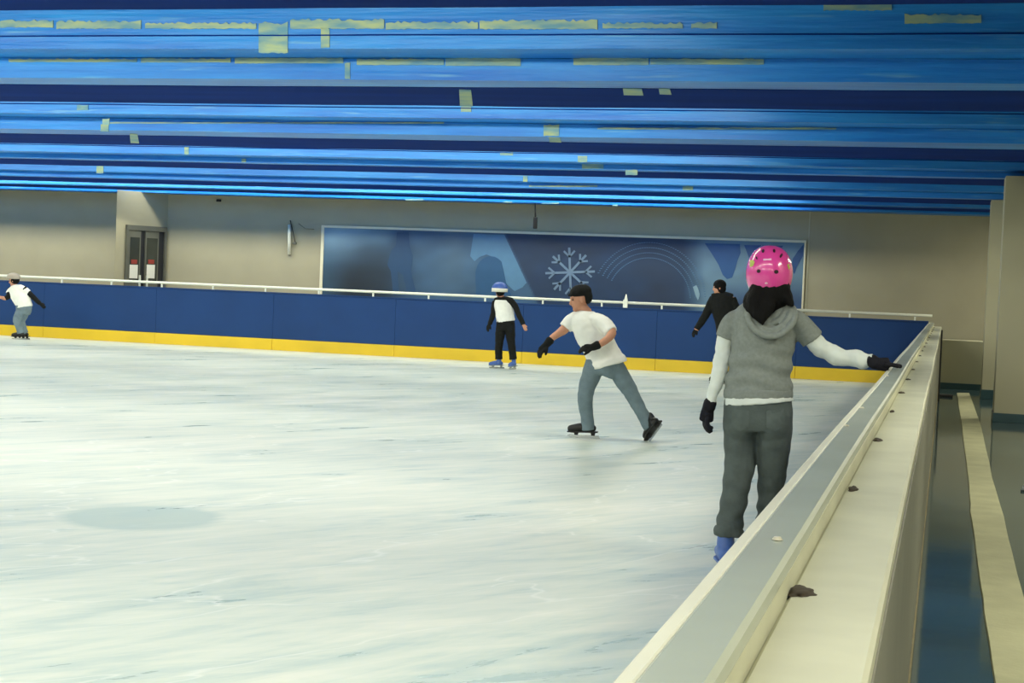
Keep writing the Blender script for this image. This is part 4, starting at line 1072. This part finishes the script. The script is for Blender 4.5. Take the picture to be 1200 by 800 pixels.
# ============ skater at the left edge ============
yl_ = on_z(22, 397.5, 0).y
tor = [(17, 334, 0, 4, 0.05), (18, 337, 0, 9, 0.08), (21, 343, 0, 11.0, 0.1), (25, 350, 0, 11, 0.11), (28, 356, 0, 10.5, 0.11), (29, 360, 0, 10.5, 0.11)]
aL = [(13, 339, 0.05, 4.4, 0.05), (11, 343, -0.05, 3.8, 0.045), (10, 347, -0.1, 3.4, 0.04), (6, 349.5, -0.14, 3.0, 0.036), (2, 348.5, -0.17, 2.6, 0.03)]
aR = [(27, 338, 0, 4.4, 0.05), (33, 343, 0.04, 3.8, 0.045), (38, 347, 0.06, 3.4, 0.04), (43, 352, 0.08, 3.0, 0.036), (47, 355.5, 0.1, 2.6, 0.03)]
lL = [(27, 360, 0, 6.6, 0.09), (22.5, 368, -0.06, 6.0, 0.08), (19.5, 376, -0.1, 5.0, 0.068), (22, 382, -0.08, 4.6, 0.062), (24.5, 390, -0.05, 4.6, 0.064)]
lR = [(30, 360, 0.03, 6.6, 0.09), (28, 368, 0.03, 6.0, 0.08), (25, 376, 0.03, 5.0, 0.068), (26.5, 382, 0.05, 4.6, 0.062), (29, 390, 0.1, 4.6, 0.064)]
spl = dict(head=(16, 328.5, 0), face=Vector((-1, -0.2, 0)), nod=0.25, neck=(18, 335.5), torso=tor, armL=aL, armR=aR, legL=lL, legR=lR, handL=None, handR=None, k=0.9,
  gloveL=None, gloveR=M_black, boot=M_skblack,
  clothes=[('dark_sweater', [aL[:4], aR], M_black, 0.004), ('t_shirt', [tor, [(19, 338, 0, 5, 0.06), (13, 341, -0.02, 5, 0.056), (11, 344.5, -0.06, 4.8, 0.052)], [(22, 338.5, 0, 6.2, 0.075), (28, 340.5, 0.02, 5.8, 0.068), (33, 344, 0.04, 5.2, 0.058)]], M_whitef, 0.006),
           ('jeans', [[(28, 357, 0, 10.4, 0.11), (28, 363, 0, 10, 0.1), (27, 367, 0, 9, 0.09)], lL, lR], M_jeans, 0.006)],
  skates=[(24.5, 388, Vector((-1, -0.1, 0)), 0.0, (-0.05, 0.0)), (29, 388, Vector((-1, 0.0, 0)), 0.0, (0.1, 0.0))])
el, gl_, Ll, Rl, hcl = far_person(yl_, 22, 'crouching skater in white tee and grey helmet at the left edge of the rink', spl)
bm = bmesh.new(); ball(bm, Ll(-0.03, 0, 0.0), 0.085, 0.084, 0.085, Rl); fuse(bm, 'hair', 0.009, 1, M_hair, el)
hl = helmet(Ll(-0.005, 0, 0.035), 0.112, 0.138, 0.115, Vector((-1, -0.2, 0)), mat('grey_helmet_shell', (170, 160, 146), 0.4), el, -0.02, dip=0.0)

# ============ person in black behind the hoodie skater ============
yd = 24.6
tor = [(845, 344, 0, 5, 0.06), (846, 348, 0, 12, 0.09), (847, 356, 0, 14.5, 0.11), (849, 366, 0, 14, 0.12), (851, 376, 0, 13, 0.115), (852, 388, 0, 12.5, 0.115), (853, 396, 0, 13, 0.12)]
aL = [(837, 350, 0, 5.4, 0.06), (832, 358, 0, 5.0, 0.055), (827.5, 368, -0.02, 4.6, 0.05), (822, 377, -0.05, 4.2, 0.045), (816, 386, -0.08, 3.4, 0.035)]
aR = [(857, 350, 0, 5.4, 0.06), (862, 360, 0, 5.0, 0.055), (865, 370, -0.02, 4.6, 0.05), (866, 381, -0.05, 4.2, 0.045), (867, 392, -0.08, 3.4, 0.035)]
zf = on_z(850, 447, 0)
lL = [(848, 396, 0, 7.4, 0.1), (846, 408, 0, 6.6, 0.09), (845, 420, 0, 5.6, 0.075), (845, 430, 0, 5.0, 0.065), (845.5, 435, 0, 4.6, 0.06)]
lR = [(858, 396, 0, 7.4, 0.1), (860, 408, 0, 6.6, 0.09), (861, 420, 0, 5.6, 0.075), (862, 430, 0, 5.0, 0.065), (862.5, 436, 0, 4.6, 0.06)]
spd = dict(head=(842.5, 337, 0), face=Vector((-0.9, -0.25, 0)), nod=0.1, neck=(845, 346), torso=tor, armL=aL, armR=aR, legL=lL, legR=lR, handL=None, handR=None, k=0.92,
  gloveL=M_black, gloveR=M_black, boot=M_skblack,
  clothes=[('black_jacket', [tor, aL, aR, [(835, 350, 0, 6, 0.07), (846, 347.5, 0, 6, 0.07), (858, 350, 0, 6, 0.07)]], M_black, 0.006), ('black_trousers', [[(852, 392, 0, 12.6, 0.118), (853, 400, 0, 12.8, 0.115), (853, 405, 0, 11, 0.1)], lL, lR], M_black, 0.006)],
  skates=[(845.5, 436, Vector((-1, -0.3, 0)), 0.0, (0.0, 0.0)), (862.5, 436, Vector((-1, -0.1, 0)), 0.0, (0.05, 0.0))])
ed, gd, Ld, Rd, hcd = far_person(yd, 852, 'person dressed all in black, arm stretched out left, behind the hoodie skater', spd)
bm = bmesh.new(); ball(bm, Ld(-0.018, 0, 0.045), 0.104, 0.092, 0.088, Rd); ball(bm, Ld(-0.035, 0, -0.02), 0.08, 0.086, 0.08, Rd); fuse(bm, 'hair', 0.008, 1, M_hair, ed)
